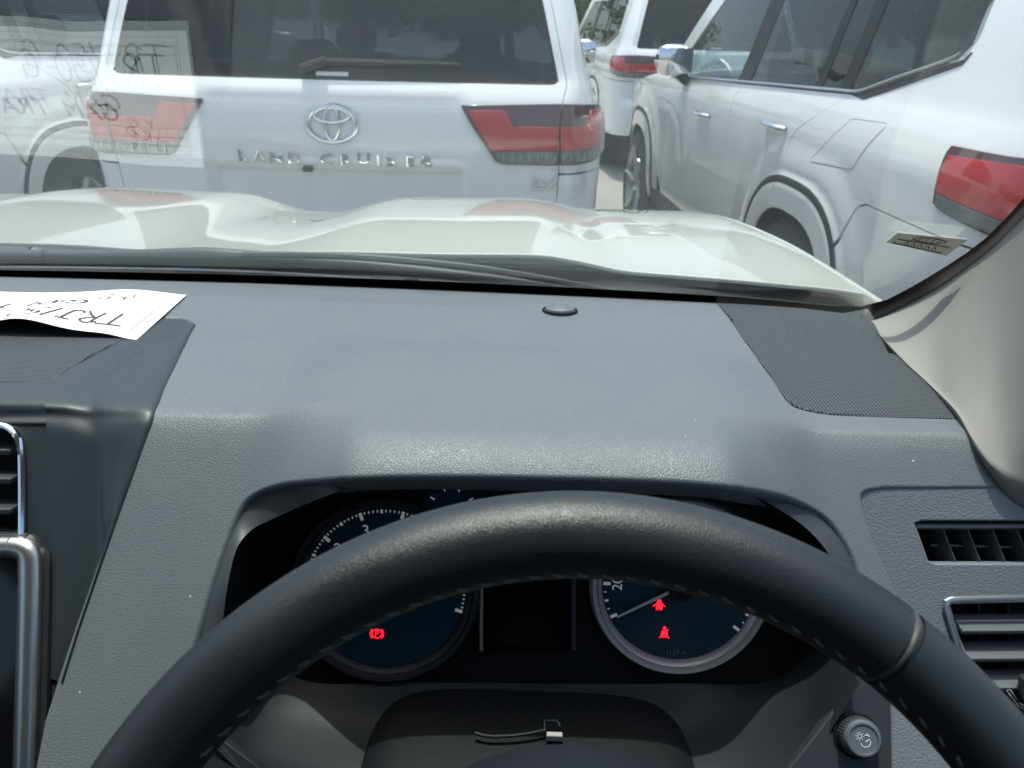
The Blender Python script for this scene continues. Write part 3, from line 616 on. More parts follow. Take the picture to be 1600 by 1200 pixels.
# black border: lower band and side band
low = [(x, 1.13) for x in np.linspace(-1.15, .42, 30)]
lowpix = [(u, v) for u, v in ((-420, 416), (-200, 417), (0, 420), (270, 425), (540, 432), (800, 443), (1000, 453), (1150, 462), (1250, 471), (1300, 476), (1345, 477), (1386, 466), (1420, 448), (1450, 431), (1480, 412), (1512, 391), (1540, 369), (1570, 339), (1600, 306))]
inn = [wspix(u, v) for u, v in lowpix]; inn2 = [(p[0], p[2]) for p in inn]; sl2 = (inn2[-1][0]-inn2[-3][0])/(inn2[-1][1]-inn2[-3][1]); inn2.append((inn2[-1][0]+sl2*(top-inn2[-1][1])*.55, top-.01))
ring = inn2+[(ex[-1][0]+.015, top-.01)]+[(x+.012, z) for x, z in ex[:-1][::-1]]+[(.405, 1.165), (.35, 1.125), (-1.17, 1.125), (-1.17, inn2[0][1])]
# photo shows the band about 12 px wide at the side: narrow it to the measured width
sheet('windscreen_border', 'frit', ws_in, ring, lambda q: wsF(q, -.0015), .03, TOCAM, depth=0)
# --- dashboard
_yt = spl([.38, .494, .62, .90, 1.0], [1.193, 1.192, 1.189, 1.178, 1.172])
def ytop(y, x=None):
    y = np.asarray(y, float); k = y-(.772 if x is None else .772-.05*np.clip(np.asarray(x)+.3, 0, .7)); return _yt(y)-.5*.17*(k+np.sqrt(k*k+.003**2))
XL, XR = -.115, .155           # flanks of the instrument hood
def S(x, y):
    x, y = np.asarray(x, float), np.asarray(y, float); z = ytop(np.maximum(y, .494), x)
    d = np.maximum(.496-y, 0); drop = 1.18*(np.sqrt(d*d+.010**2)-.010)
    b = np.clip(lstep(-.178, -.103, x, .010)*(1-lstep(.143, .214, x, .010)), 0, 1); zb_ = 1.1915+.015*ss(.66, .58, y)*1+0*x; dy = np.clip((.452-y)/.056, 0, .999); roll = .050*(1-np.sqrt(1-dy**2.2))+np.maximum(.396-y, 0)*6
    za = z-drop+.012*ss(.66, .58, y)*b; zh = np.minimum(zb_, ytop(np.maximum(y, .494), x)+.015*ss(.66, .58, y))-roll
    return za*(1-b)+zh*b
def SF(q): return np.stack([q[:, 0], q[:, 1], S(q[:, 0], q[:, 1])], 1)
def px(pts, **k): return [tuple(on(u, v, S, **k)[:2]) for u, v in pts]
gapline = [(52, 1250), (75, 1130), (110, 1020), (150, 905), (190, 790), (235, 660), (262, 590), (290, 535), (305, 508)]
cowl = [(-500, 416), (-250, 424), (0, 430), (270, 434), (540, 442), (800, 454), (1000, 464), (1116, 471)]
gril = [(1118, 474), (1150, 515), (1185, 565), (1210, 600), (1228, 627), (1250, 640), (1300, 649), (1400, 653), (1520, 656)]
pil = [(1545, 700), (1585, 750), (1640, 775)]
ventp = [(1600, 757), (1380, 757), (1352, 762), (1341, 775), (1348, 810), (1362, 850), (1390, 915), (1418, 990), (1440, 1060)]
lip = [(1372, 1060), (1360, 960), (1345, 890), (1325, 845), (1295, 806), (1250, 779), (1200, 763), (1100, 750), (1000, 744), (900, 741), (800, 739), (700, 738), (600, 739), (500, 744), (440, 751), (398, 766), (372, 790), (350, 842), (325, 915), (300, 1000), (268, 1110), (225, 1250)]
lipd = [tuple(p_) for p_ in cr(lip, 90)]; grild = [tuple(p_) for p_ in cr(gril, 40)]; vpd = [tuple(p_) for p_ in ventp[:1]]+[tuple(p_) for p_ in cr(ventp[1:], 40)]
pad = px(gapline+[(302, 500), (288, 495), (-60, 490), (-500, 485)])+px(cowl)+px(grild+pil+vpd+lipd)
dash = sheet('dashboard', 'dash', car, pad, SF, .0095, TOCAM, depth=.02, bev=.004)
# sun sensor
p = on(875, 486, S); MB().lathe([(.0185, -.004), (.0185, .001), (.0175, .0022), (.0165, .001)], p, (0, .1, 1), 28).build('sensor_ring', 'black', dash); MB().lathe([(.0162, .0005), (.0150, .0035), (.010, .0058), (.004, .0068), (.0005, .007)], p, (0, .1, 1), 28).build('sun_sensor', 'dash_smooth', dash)
# right corner trim and speaker grille
crn = px([(1120, 473), (1152, 514), (1168, 538), (1250, 544), (1390, 559), (1350, 494), (1250, 482)])
sheet('corner_panel', 'grillefine', dash, crn, SF, .02, TOCAM, off=.0005, depth=.004)
gr_ = px([(1166, 533), (1250, 539), (1394, 554), (1530, 640), (1530, 655), (1400, 651), (1300, 647), (1252, 638), (1231, 625), (1213, 599), (1188, 564)])
sheet('speaker_grille', 'grille', dash, gr_, SF, .012, TOCAM, off=.001, depth=.006)
# passenger half of the dashboard, beyond the centre stack
def SP(q): return np.stack([q[:, 0], q[:, 1], S(np.full(len(q), -.3), q[:, 1])], 1)
sheet('passenger_dashboard', 'dash', dash, [(-.60, .40), (-.60, .74), (-1.12, .74), (-1.10, .40)], SP, .03, UP, depth=.05)
MB().box((-.86, .47, .95), .27, .05, .13, b=.03).build('glove_box', 'panel', dash)
# --- centre stack
FP, FN = np.array([0, .43, 1.102]), np.array([0, -1.5, 1.0])/math.hypot(1.5, 1.0); FU = np.array([0, 1.0, 1.5])/math.hypot(1, 1.5)
def fp(u, v, h=0.): return onp(u, v, FP+FN*h, FN)
def stz(x, y): return 1.185+.010*ss(.72, .58, y)
Q3 = [((262, 499), (298, 501), (306, 508)), ((235, 510), (272, 517), (299, 519)), ((200, 526), (238, 534), (291, 535)), ((160, 546), (203, 554), (282, 553)), ((120, 568), (168, 577), (270, 577)), ((74, 597), (137, 602), (257, 603)),
      ((70, 630), (139, 634), (244, 636)), ((72, 648), (142, 656), (237, 656)), ((72, 668), (146, 684), (227, 684)), ((74, 710), (150, 730), (211, 730)), ((76, 770), (153, 795), (188, 796)), ((78, 830), (154, 860), (167, 857)), ((80, 880), (140, 925), (144, 924)), ((79, 960), (120, 986), (123, 986)), ((74, 1060), (95, 1066), (98, 1066))]
zt_ = [1.186, 1.189, 1.192, 1.194, 1.196, 1.197, 1.1955, 1.190]; rows = []
for k, (i_, t_, g_) in enumerate(Q3):
    I3, T3 = (atz(*i_, zt_[k]), atz(*t_, zt_[k]-.003)) if k < 7 else (fp(*i_, -.002 if k == 7 else .0008), fp(*t_, -.003 if k == 7 else .0008)); G3 = on(*g_, S)+np.array([0, -.001, .001]); wv = .45*min(1, k/4)
    rows.append([I3, I3*.5+T3*.5+np.array([0, 0, .0006]), T3, T3*.8+G3*.2+np.array([.0025, -.001, .003])*wv, T3*.5+G3*.5+np.array([.003, -.001, .004])*wv, G3, G3+np.array([.001, .008, -.014])])
stack = MB().grid(surf(rows, 90, 50)).build('centre_stack', 'stack', car)
gE = [r[0] for r in rows[:6]]
gl_ = [g[:2] for g in gE]+[(-.62, gE[-1][1]), (-.62, gE[0][1]+.01)]
sheet('speaker_grille', 'grille', stack, gl_, lambda q: np.stack([q[:, 0], q[:, 1], 1.1970-.011*ss(.56, .72, q[:, 1])], 1), .02, UP, depth=.006)
rows = []
for uu in (74, 40, 0, -60, -330):
    rows.append([atz(uu, 597, 1.197), atz(uu-1, 628, 1.1955), fp(uu-2, 650, -.003), fp(uu-2, 661, 0.), fp(uu-2, 668, -.003)])
MB().grid(surf(rows, 40, 16)).build('stack_brow', 'stack', stack)
def fsheet(name, mat, pts, h, parent=stack, depth=.006, res=.02, bev=.001, holes=()):
    def F(q): return FP+FN*h+q[:, :1]*np.array([1., 0, 0])+q[:, 1:]*FU
    def to2(u, v): p_ = fp(u, v, h)-FP; return (p_[0], p_@FU)
    return sheet(name, mat, parent, [to2(*p_) for p_ in pts], F, res, TOCAM, depth=depth, bev=bev, holes=[[to2(*p_) for p_ in hh] for hh in holes])
ventopen = [(-260, 664), (-5, 664), (12, 668), (24, 680), (31, 700), (33, 760), (33, 846), (-260, 846)]
fsheet('stack_face', 'stack', [(-360, 664), (100, 666), (135, 690), (143, 735), (148, 795), (150, 860), (156, 892), (110, 1020), (75, 1130), (52, 1260), (-360, 1260)], -.0012, holes=[ventopen])
MB().box(FP+FU*.030+FN*-.05+[-.49, 0, 0], .165, .085, .002, ey=FU, ez=FN).build('vent_cavity', 'black', stack)
path = [fp(u, v, .002) for u, v in ((-260, 663), (-40, 662), (-5, 664), (12, 668), (25, 680), (32, 701), (34, 760), (34, 846))]; MB().tube(cr(path, 60), .0024, 8).build('vent_frame', 'chrome', stack)
for v in (697, 741, 788, 831):
    a, b = fp(-260, v, -.012), fp(31, v, -.012); MB().box((a+b)/2, np.linalg.norm(b-a)/2, .010, .0022, ey=(FN*.9-FU*.35)/np.linalg.norm(FN*.9-FU*.35), ez=(FU*.9+FN*.35)/np.linalg.norm(FU*.9+FN*.35), b=.0008).build('vent_slat', 'bezel', stack)
# touch screen with silver bezel
o1 = [(-330, 842), (38, 842), (55, 846), (66, 856), (70, 872), (68, 960), (60, 1260), (-330, 1260)]; o2 = [(-330, 868), (8, 868), (18, 871), (25, 880), (26, 895), (24, 960), (17, 1260), (-330, 1260)]
scr = fsheet('display_screen', 'screen', [(-330, 866), (8, 866), (20, 870), (27, 880), (28, 895), (26, 960), (19, 1262), (-330, 1262)], .006, depth=.002)
bz = [fp(u, v, .006) for u, v in ((-330, 855), (-20, 855), (20, 855), (38, 859), (46, 869), (48, 890), (47, 960), (39, 1262))]
MB().tube(cr(bz, 90), .0080, 12, r2=.0065, up=FN).build('screen_bezel', 'silver', stack)
MB().tube(cr([p_+np.array([.0085, 0, 0])-FN*.004+(FU*.006 if i < 3 else 0) for i, p_ in enumerate(bz)], 90), .0035, 8).build('screen_edge', 'dark', stack)
# --- instrument cluster: surround, faces, gauges
TC = R(20); CE2 = np.array([0, math.sin(TC), math.cos(TC)]); CN = np.array([0, -math.cos(TC), math.sin(TC)]); CO = at(832, 915, .462)
def cl(x, y, h=0.): return CO+np.array([1., 0, 0])*x+CE2*y+CN*h
def clp(u, v, h=0.): return onp(u, v, CO+CN*h, CN)
clu = MB().box(cl(0, -.01, -.006), .24, .115, .004, ey=CE2, ez=CN).build('instrument_cluster', 'black', car)
def unproj(P):  # pixel contour of points pushed inward along the view, kept on the measured outline
    return P
outer = [(288, 1040), (308, 975), (330, 905), (353, 842), (374, 794), (400, 770), (442, 755), (502, 748), (600, 743), (700, 742), (800, 743), (900, 745), (1000, 748), (1100, 754), (1198, 767), (1246, 783), (1291, 810), (1321, 848), (1341, 893), (1354, 960), (1362, 1040)]
inner = [(345, 1040), (352, 975), (362, 905), (382, 835), (408, 812), (445, 795), (490, 778), (545, 760), (610, 747), (700, 744), (800, 744), (900, 746), (1000, 748), (1090, 755), (1150, 768), (1205, 790), (1260, 822), (1300, 862), (1322, 905), (1330, 960), (1335, 1040)]
def yo(u, v): return .404+.02*ss(800, 1040, v)*0-.05*ss(790, 1040, v)
O_ = [on(u, v-1, S)+np.array([0, .003, -.003]) for u, v in [(l[0], l[1]) for l in lip[::-1]][1:]]
inner = [(330, 1110), (345, 1000), (356, 915), (370, 858), (392, 829), (423, 812), (468, 792), (530, 767), (604, 737), (700, 734), (800, 735), (900, 737), (1000, 741), (1098, 744), (1165, 769), (1205, 789), (1253, 820), (1288, 856), (1314, 905), (1330, 965), (1342, 1060)]
I_ = [at(u, v, float(o_[1])+.030*float(ss(758, 742, v))-.011*float(ss(742, 775, v)*ss(985, 880, v))) for (u, v), o_ in zip(inner, O_)]
C_ = [cl(x, y, .002) for x, y in ((-.205, -.10), (-.208, -.07), (-.208, -.03), (-.207, .01), (-.20, .03), (-.19, .045), (-.17, .058), (-.14, .068), (-.10, .074), (-.06, .077), (-.02, .078), (.02, .078), (.06, .077), (.10, .074), (.14, .068), (.17, .058), (.19, .045), (.20, .03), (.207, -.01), (.208, -.05), (.205, -.10))]
sur = MB().grid(surf([[p_+np.array([0, .010, .003]) for p_ in O_], O_, [(a*.5+b*.5) for a, b in zip(O_, I_)], I_], 14, 90)).build('cluster_surround', 'bezel', clu)
MB().grid(surf([I_, [a*.96+b*.04 for a, b in zip(I_, C_)], [a*.5+b*.5 for a, b in zip(I_, C_)], C_], 16, 90)).build('cluster_hood', 'black', sur)
GX = {'tachometer': clp(603, 918), 'speedometer': clp(1061, 913)}
def gauge(name, dim):
    c = GX[name]; gp = lambda x, y, h=0.: c+np.array([1., 0, 0])*x+CE2*y+CN*h
    K_ = 1.13 if dim else 1.07; g = MB().lathe([(.0005, .0015), (.053*K_, .0015), (.0535*K_, .001)], c, CN, 64).build(name, 'gauge', clu)
    MB().lathe([(.0535*K_, .0), (.0545*K_, .004), (.057*K_, .006), (.0575*K_, .0055), (.0585*K_, .008), (.061*K_, .0085), (.0625*K_, .0055), (.063*K_, 0)], c, CN, 72).build('gauge_ring', 'gaugering' if not dim else 'dark', g)
    def pl(v): return np.array([gp(a*K_, b*K_, .0022) for a, b in v])
    def put(nm, v, f, mat, h=.0003): MB_ = MB(); slab(MB_, v, f, pl, CN, h); return MB_.build(nm, mat, g, smooth=False)
    if name == 'tachometer':
        ang = lambda k: R(-19+31.2*(k-3)); lab = [(k, str(k)) for k in range(1, 6)]; lim = 7; den = 10
    else:
        ang = lambda k: R(-117+27*k); lab = [(k, str(20*k)) for k in range(1, 9)]; lim = 9; den = 4
    def bar(a, r0, r1, w_, nm, mat):
        d = np.array([math.sin(a), math.cos(a)]); t = np.array([d[1], -d[0]])*w_/2; put(nm, np.array([d*r0-t, d*r0+t, d*r1+t, d*r1-t]), [(0, 1, 2, 3)], mat)
    m1, m2 = 'mark', 'mark'
    for k in range(0, lim*2+1): bar(ang(k/2), .0565-(.0085 if k % 2 == 0 else .006), .0605 if False else .0530, .0021 if k % 2 == 0 else .0016, 'dial_mark', m1)
    mb = MB()
    for k in range(0, lim*den+1):
        if (k*2) % den: a = ang(k/den); d = np.array([math.sin(a), math.cos(a)]); t = np.array([d[1], -d[0]])*.0004; slab(mb, np.array([d*.0512-t, d*.0512+t, d*.0528+t, d*.0528-t]), [(0, 1, 2, 3)], pl, CN, .0003)
    mb.build('minor_dial_marks', m2, g, smooth=False)
    for k, s_ in lab:
        a = ang(k); v, f = text_mesh(s_, .0105 if name == 'tachometer' else .0098, .0); ca, sa = math.cos(a), math.sin(a)
        if name == 'tachometer': ca, sa = math.cos(a*.35), math.sin(a*.35)
        rr = .0405 if name == 'tachometer' else .043; put('dial_number', v@np.array([[ca, -sa], [sa, ca]])+np.array([math.sin(a), math.cos(a)])*rr, f, 'mark')
    a = ang(-.02 if name == 'speedometer' else 0); d = np.array([math.sin(a), math.cos(a), 0]); dd = d[0]*np.array([1., 0, 0])+d[1]*CE2; nd = MB(); nd.tube([c+CN*.006+dd*-.012, c+CN*.006+dd*.052], [.0016, .0008], 6); ndl = nd.build('needle', 'icon' if name == 'speedometer' else 'markdim', g)
    MB().lathe([(.0095, .003), (.0095, .009), (.008, .0105), (.0004, .011)], c, CN, 24).build('needle_cap', 'black', ndl)
    return g, gp, put
tach, tp, tput = gauge('tachometer', True); spd, sp_, sput = gauge('speedometer', False)
def rel(name, u, v): p_ = clp(u, v, .002)-GX[name]; return np.array([p_[0], p_@CE2])/(1.13 if name == 'tachometer' else 1.07)
# warning lamps: parking brake, open door, seat belt
def lampicon(nm, put, o, shapes):
    mbv, mbf = [], []
    for v, f in shapes: n = len(mbv); mbv += list(np.asarray(v)+o); mbf += [tuple(i+n for i in q) for q in f]
    put(nm, np.array(mbv), mbf, 'red_lamp')
cir = lambda r, a0=0, a1=360, n=28: [(r*math.cos(R(t)), r*math.sin(R(t))) for t in np.linspace(a0, a1, n)]
lampicon('parking_brake_lamp', tput, rel('tachometer', 589, 990), [stroke(cir(.0030), .0007), stroke(cir(.0042, 135, 225), .0010), stroke(cir(.0042, -45, 45), .0010), stroke([(-.0009, -.0018), (-.0009, .0018), (.0004, .0018), (.0013, .0010), (.0004, .0001), (-.0009, .0001)], .0007)])
poly = lambda p_: (np.array(p_), [tuple(range(len(p_)))])
lampicon('door_ajar_lamp', sput, rel('speedometer', 1030, 944), [poly([(-.0022, -.0040), (.0022, -.0040), (.0024, .0010), (-.0024, .0010)]), poly([(-.0018, .0012), (.0018, .0012), (.0012, .0032), (-.0012, .0032)]), poly([(-.0025, .0004), (-.0045, -.0014), (-.0040, -.0018), (-.0024, -.0006)]), poly([(.0025, .0004), (.0024, -.0006), (.0040, -.0018), (.0045, -.0014)])])
lampicon('seat_belt_lamp', sput, rel('speedometer', 1038, 988), [poly(cir(.0011, n=16)+[]) if False else poly([(a, b+.0032) for a, b in cir(.0012, 0, 345, 16)]), poly([(-.0018, .0016), (.0018, .0016), (.0026, -.0026), (.0012, -.0036), (-.0012, -.0036), (-.0026, -.0026)]), stroke([(.0026, .0024), (-.0010, -.0030)], .0006), stroke([(-.0034, -.0040), (-.0022, -.0030)], .0007), stroke([(.0034, -.0040), (.0022, -.0030)], .0007)])
v, f = text_mesh('J137-A', .0052); sput('dial_print', v+rel('speedometer', 1057, 1020), f, 'markdim')
# middle display between two silver bars; small gauge above
q = [clp(u, v_, .003) for u, v_ in ((760, 880), (892, 880), (892, 1017), (760, 1017))]; MB().add([p_ for p_ in q]+[p_-CN*.003 for p_ in q], [(0, 1, 2, 3), (0, 1, 5, 4), (1, 2, 6, 5), (2, 3, 7, 6), (3, 0, 4, 7)]).build('multi_display', 'screen', clu, smooth=False)
for u in (752, 896): MB().tube([clp(u, 890, .004), clp(u, 1016, .004)], .0016, 8).build('display_bar', 'silver' if u < 800 else 'bezel', clu)
for x0, nm in ((706, 'temperature_gauge'), (960, 'fuel_gauge')):
    c = clp(x0, 795, .004); MB().lathe([(.0005, .001), (.019, .001), (.021, .004), (.0225, .001)], c, CN, 40).build(nm, 'gauge', clu); mb = MB()
    for a in (-60, -20, 20, 60): d = np.array([1., 0, 0])*math.sin(R(a))+CE2*math.cos(R(a)); mb.tube([c+CN*.003+d*.0145, c+CN*.003+d*.018], .0006, 5)
    mb.build('gauge_scale', 'mark', clu)
# --- lower shroud round the column, knob panel, steering column cover
Lw = surf([[clp(395, 985, .002), clp(470, 1062, .004), clp(640, 1066, .004), clp(850, 1068, .004), clp(1060, 1068, .004), clp(1210, 1062, .004), clp(1290, 985, .002)],
           [at(350, 1085, .40), at(440, 1120, .405), at(630, 1140, .405), at(850, 1150, .405), at(1070, 1140, .405), at(1235, 1095, .405), at(1325, 1010, .405)],
           [at(345, 1130, .374), at(415, 1178, .372), at(600, 1205, .37), at(850, 1210, .37), at(1085, 1205, .37), at(1238, 1145, .374), at(1330, 1040, .378)],
           [at(335, 1150, .358), at(405, 1203, .352), at(590, 1250, .35), at(850, 1262, .35), at(1090, 1250, .35), at(1245, 1180, .356), at(1338, 1060, .366)],
           [at(325, 1158, .354), at(398, 1215, .347), at(590, 1290, .345), at(850, 1310, .345), at(1090, 1290, .345), at(1255, 1192, .350), at(1345, 1066, .362)]], 30, 60)
shr = MB().grid(Lw).build('lower_shroud', 'shroud', car)
K0, KN = at(1345, 1160, .350), np.array([-.10, -.80, .62]); KN /= np.linalg.norm(KN)
def kp(u, v, h=0.): return onp(u, v, K0+KN*h, KN)
def flat(name, mat, parent, pix, p0, n, th=.006, res=.02, holes=()):
    n = np.array(n)/np.linalg.norm(n); e1 = np.cross((0, 0, 1.), n); e1 /= np.linalg.norm(e1); e2 = np.cross(n, e1); t2 = lambda u, v: (lambda p_: (p_@e1, p_@e2))(onp(u, v, p0, n)-p0)
    return sheet(name, mat, parent, [t2(*p_) for p_ in pix], lambda q: p0+q[:, :1]*e1+q[:, 1:]*e2, res, lambda P: np.tile(n, (len(P), 1)), depth=th, holes=[[t2(*p_) for p_ in h_] for h_ in holes])
kpn = flat('knob_panel', 'knobp', car, [(1252, 1182), (1300, 1120), (1335, 1060), (1350, 1020), (1386, 1030), (1388, 1120), (1392, 1270), (1180, 1270)], K0, KN, .01)
flat('left_lower_panel', 'shroud', car, [(250, 1120), (335, 1150), (405, 1203), (430, 1270), (200, 1270)], at(330, 1180, .352), KN*[-1, 1, 1], .01)
kc = kp(1352, 1170); ka = (KN*.9+np.array([.12, -.2, .1])); ka /= np.linalg.norm(ka); kb = kp(1346, 1140)-kc; prof = [(.0128, -.004), (.0128, .0035), (.0120, .0045)]
base = kp(1338, 1148); ax = KN
knob = MB().lathe([(.0142, -.002), (.0142, .0015), (.0130, .002)], base, ax, 36).build('dimmer_knob', 'black', kpn)
mb = MB()
for k in range(44):
    a = k*2*math.pi/44
mb.lathe([(.0118, .0), (.0118, .0105), (.0112, .0118)], base, ax, 44); e1 = np.cross(ax, (0, 0, 1.)); e1 /= np.linalg.norm(e1); e2 = np.cross(e1, ax)
for k in range(40):
    a = k*2*math.pi/40; d = e1*math.cos(a)+e2*math.sin(a); mb.tube([base+d*.0118+ax*.001, base+d*.0118+ax*.0105], .00055, 4)
mb.build('knurled_ring', 'bezel', knob); MB().lathe([(.0112, .0116), (.0100, .0136), (.0088, .0138), (.0085, .0128), (.0004, .0126)], base, ax, 36).build('knob_face', 'dash_smooth', knob)
kpl = lambda v: np.array([base+ax*.0129+e1*-a+e2*b for a, b in v]); mb = MB()
for v, f in [stroke(cir(.0012), .0004)]+[stroke([(.0018*math.cos(t), .0018*math.sin(t)), (.0026*math.cos(t), .0026*math.sin(t))], .00045) for t in np.arange(8)*math.pi/4]: slab(mb, np.asarray(v)+np.array([-.0022, .0014]), f, kpl, ax, .0001)
for v, f in [stroke([(.0030*math.cos(R(t))+.0012, .0030*math.sin(R(t))-.0014) for t in np.linspace(200, 380, 16)], .0005), stroke([(.0012, -.0014), (.0036, .0004)], .0006), stroke([(.0008, .0022), (.0022, .0030), (.0036, .0018)], .0008)]: slab(mb, v, f, kpl, ax, .0001)
mb.build('knob_symbol', 'icon', knob, smooth=False)
side = flat('lower_side_panel', 'panel', car, [(1394, 1020), (1700, 1180), (1700, 1290), (1398, 1290)], K0+np.array([0, .004, 0]), KN, .01)
colrows = []
for (v, Y, h) in ((1074, .385, 0), (1082, .375, 0), (1130, .335, 0), (1175, .305, 0)):
    pass
cw = []
for Yv, wl, zt in ((.46, .112, .994), (.42, .122, 1.000), (.38, .126, 1.004), (.33, .124, 1.006), (.27, .118, 1.004), (.26, .10, .98)):
    x0 = .020; cw.append([np.array([x0+wl*a, Yv, zt-b]) for a, b in ((-1.02, .12), (-1.0, .07), (-.97, .035), (-.86, .010), (-.6, .001), (0, 0), (.6, .001), (.86, .010), (.97, .035), (1.0, .07), (1.02, .12))])
col_ = MB().grid(surf(cw, 24, 60)).build('steering_column_cover', 'black', car)
# --- right vent panel with upper side vent and framed air vent
VPp = on(1420, 770, S); VN = np.array([.0, -1.75, 1.0]); VN /= np.linalg.norm(VN)
sv = [(1427, 816), (1440, 811), (1720, 811), (1720, 884), (1462, 884), (1449, 878)]; av = [(1475, 940), (1484, 933), (1720, 928), (1720, 1150), (1560, 1150)]
vpo = [(1352, 764), (1380, 759), (1800, 759), (1800, 1290), (1480, 1290), (1440, 1060), (1418, 990), (1390, 915), (1363, 850), (1349, 810), (1343, 776)]
VPp = VPp-VN*.0022
vp = flat('vent_panel', 'panel', car, vpo, VPp, VN, .012, .02, holes=[sv, av])
def vpt(u, v, h=0.): return onp(u, v, VPp+VN*h, VN)
VU = np.cross((1., 0, 0), VN); VU = VU if VU[2] > 0 else -VU
c = vpt(1575, 848, -.035); MB().box(c, .10, .035, .002, ey=VU, ez=VN).build('side_vent_cavity', 'black', vp)
c = vpt(1620, 1040, -.045); MB().box(c, .10, .06, .002, ey=VU, ez=VN).build('air_vent_cavity', 'black', vp)
fr_ = [vpt(u, v, -.006) for u, v in ((1430, 822), (1720, 822))]; MB().tube(fr_, .0022, 6).build('side_vent_edge', 'dash_smooth', vp)
for k in range(8):
    u = 1459+38.5*k; a, b = vpt(u-1, 816, -.011), vpt(u+26, 886, -.011); m_ = (a+b)/2; ez = (b-a)/np.linalg.norm(b-a); ey = VN*.92+np.array([.38, 0, 0]); ey -= ez*(ey@ez); ey /= np.linalg.norm(ey); MB().box(m_-VN*.008, .0008, .011, np.linalg.norm(b-a)/2, ex=np.cross(ey, ez), ey=ey, ez=ez, b=.0003).build('vent_fin', 'bezel', vp)
a, b = vpt(1440, 854, -.020), vpt(1720, 854, -.020); MB().box((a+b)/2, .06, .0008, .004, ey=VU, ez=VN).build('vent_fin', 'bezel', vp)
path = [vpt(u, v, .002) for u, v in ((1720, 932), (1600, 935), (1510, 937), (1487, 938), (1480, 941), (1479, 948), (1490, 985), (1507, 1045), (1540, 1150))]
MB().tube(resample_open(np.array(path), .004), .0026, 8, r2=.0016, up=VN).build('air_vent_frame', 'silver', vp)
for v, uu in ((975, 1494), (1018, 1505), (1063, 1519), (1108, 1532)):
    a, b = vpt(uu, v, -.006), vpt(1720, v-2, -.006); ey = VN*.87-VU*.5; MB().box((a+b)/2, np.linalg.norm(b-a)/2, .0085, .0017, ex=(b-a)/np.linalg.norm(b-a), ey=ey, ez=np.cross((1, 0, 0), ey), b=.0006).build('vent_slat', 'dash_smooth', vp)
for u in (1524, 1570, 1616): MB().box(vpt(u, 1030, -.024), .0009, .06, .006, ex=(1, 0, 0), ey=VU, ez=VN).build('vent_vane', 'dark', vp)
c = vpt(1640, 1085, .004); MB().box(c, .022, .009, .006, ex=(.96, 0, -.27), ey=VU, ez=VN, b=.003).build('vent_tab', 'bezel', vp); MB().tube([vpt(1576, 1078, .006), vpt(1592, 1100, .008), vpt(1612, 1110, .008)], .0017, 8).build('tab_trim', 'chrome', vp)
# --- windscreen pillar trim on the right
ptop = [(ex[-1][0]-.0, wsF(np.array([ex[-1]]))[0][1], top)]
Ae = [wspix(u, v)-np.array([0, .004, .004]) for u, v in ((1348, 498), (1385, 482), (1425, 462), (1465, 439), (1505, 411), (1550, 375), (1600, 324))]
nx = Ae[-1]+(Ae[-1]-Ae[-2])*2.2; Ae += [nx, Ae[-1]+(Ae[-1]-Ae[-2])*5.0]
Be = [on(1346, 494, S), on(1378, 530, S), on(1415, 570, S), on(1455, 608, S), at(1496, 651, .514), at(1522, 696, .482), at(1556, 738, .464), at(1606, 769, .455), at(1750, 832, .434)]
rows = [Ae]
for t, bl in ((.06, .004), (.2, .007), (.4, .009), (.6, .009), (.8, .006), (.94, .003)): rows.append([a*(1-t)+b*t+np.array([-.7, -.6, .3])*bl*min(1, i/4) for i, (a, b) in enumerate(zip(Ae, Be))])
rows.append(Be); rows.append([b+np.array([.02, .0, -.03]) for b in Be])
MB().grid(surf(rows, 36, 60)).build('pillar_trim', 'trim', car)
# --- cabin shell round the eye: roof, headliner, doors, left pillar, floor, seats
MB().box((CX, -.75, 1.735), .66, .99, .028, b=.02).build('roof', 'hood', car); MB().box((CX, -.75, 1.695), .63, .96, .010, b=.006).build('headliner', 'headliner', car)
MB().tube([(2*CX-.41, .80, 1.14), (2*CX-ex[4][0], float(wsF(np.array([ex[4]]))[0][1]), ex[4][1]), (2*CX-ex[-1][0], .22, 1.70)], [.055, .05, .05], 10).build('left_pillar', 'trim', car)
for sg in (1, -1):
    xx = CX+sg*.83; dr = MB().box((xx+sg*.03, -.30, .86), .045, .68, .33, b=.03).build('door', 'panel', car); MB().box((xx+sg*.085, -.30, .84), .012, .72, .36, b=.01).build('door_skin', 'hood', dr)
    MB().tube([(xx, -.98, .6), (xx-sg*.01, -.98, 1.1), (xx-sg*.12, -1.0, 1.70)], .05, 8).build('door_pillar', 'trim', car)
    MB().add([(xx+sg*.02, .30, 1.20), (xx+sg*.02, -.95, 1.20), (xx-sg*.13, -.95, 1.69), (xx-sg*.13, .05, 1.69)], [(0, 1, 2, 3)]).build('side_window', 'clear', car, smooth=False)
    MB().tube([(xx-sg*.14, .22, 1.70), (xx-sg*.15, -.7, 1.715), (xx-sg*.14, -1.7, 1.70)], .04, 8).build('roof_rail', 'trim', car)
MB().box((CX, -.5, .48), .82, 1.3, .05, b=.02).build('floor', 'carpet', car); MB().box((CX, .55, .72), .78, .03, .28, b=.02).build('firewall', 'carpet', car); MB().box((CX, -1.72, 1.0), .80, .05, .68, b=.04).build('rear_bulkhead', 'carpet', car)
for x in (.02, 2*CX-.02):
    mb = MB(); mb.box((x, -.28, .80), .26, .27, .08, b=.05); mb.box((x, -.62, 1.10), .25, .07, .33, ey=(0, .97, .22), ez=(0, -.22, .97), b=.06); st_ = mb.build('seat', 'seat', car); MB().box((x, -.71, 1.52), .13, .05, .09, b=.045).build('headrest', 'seat', st_)
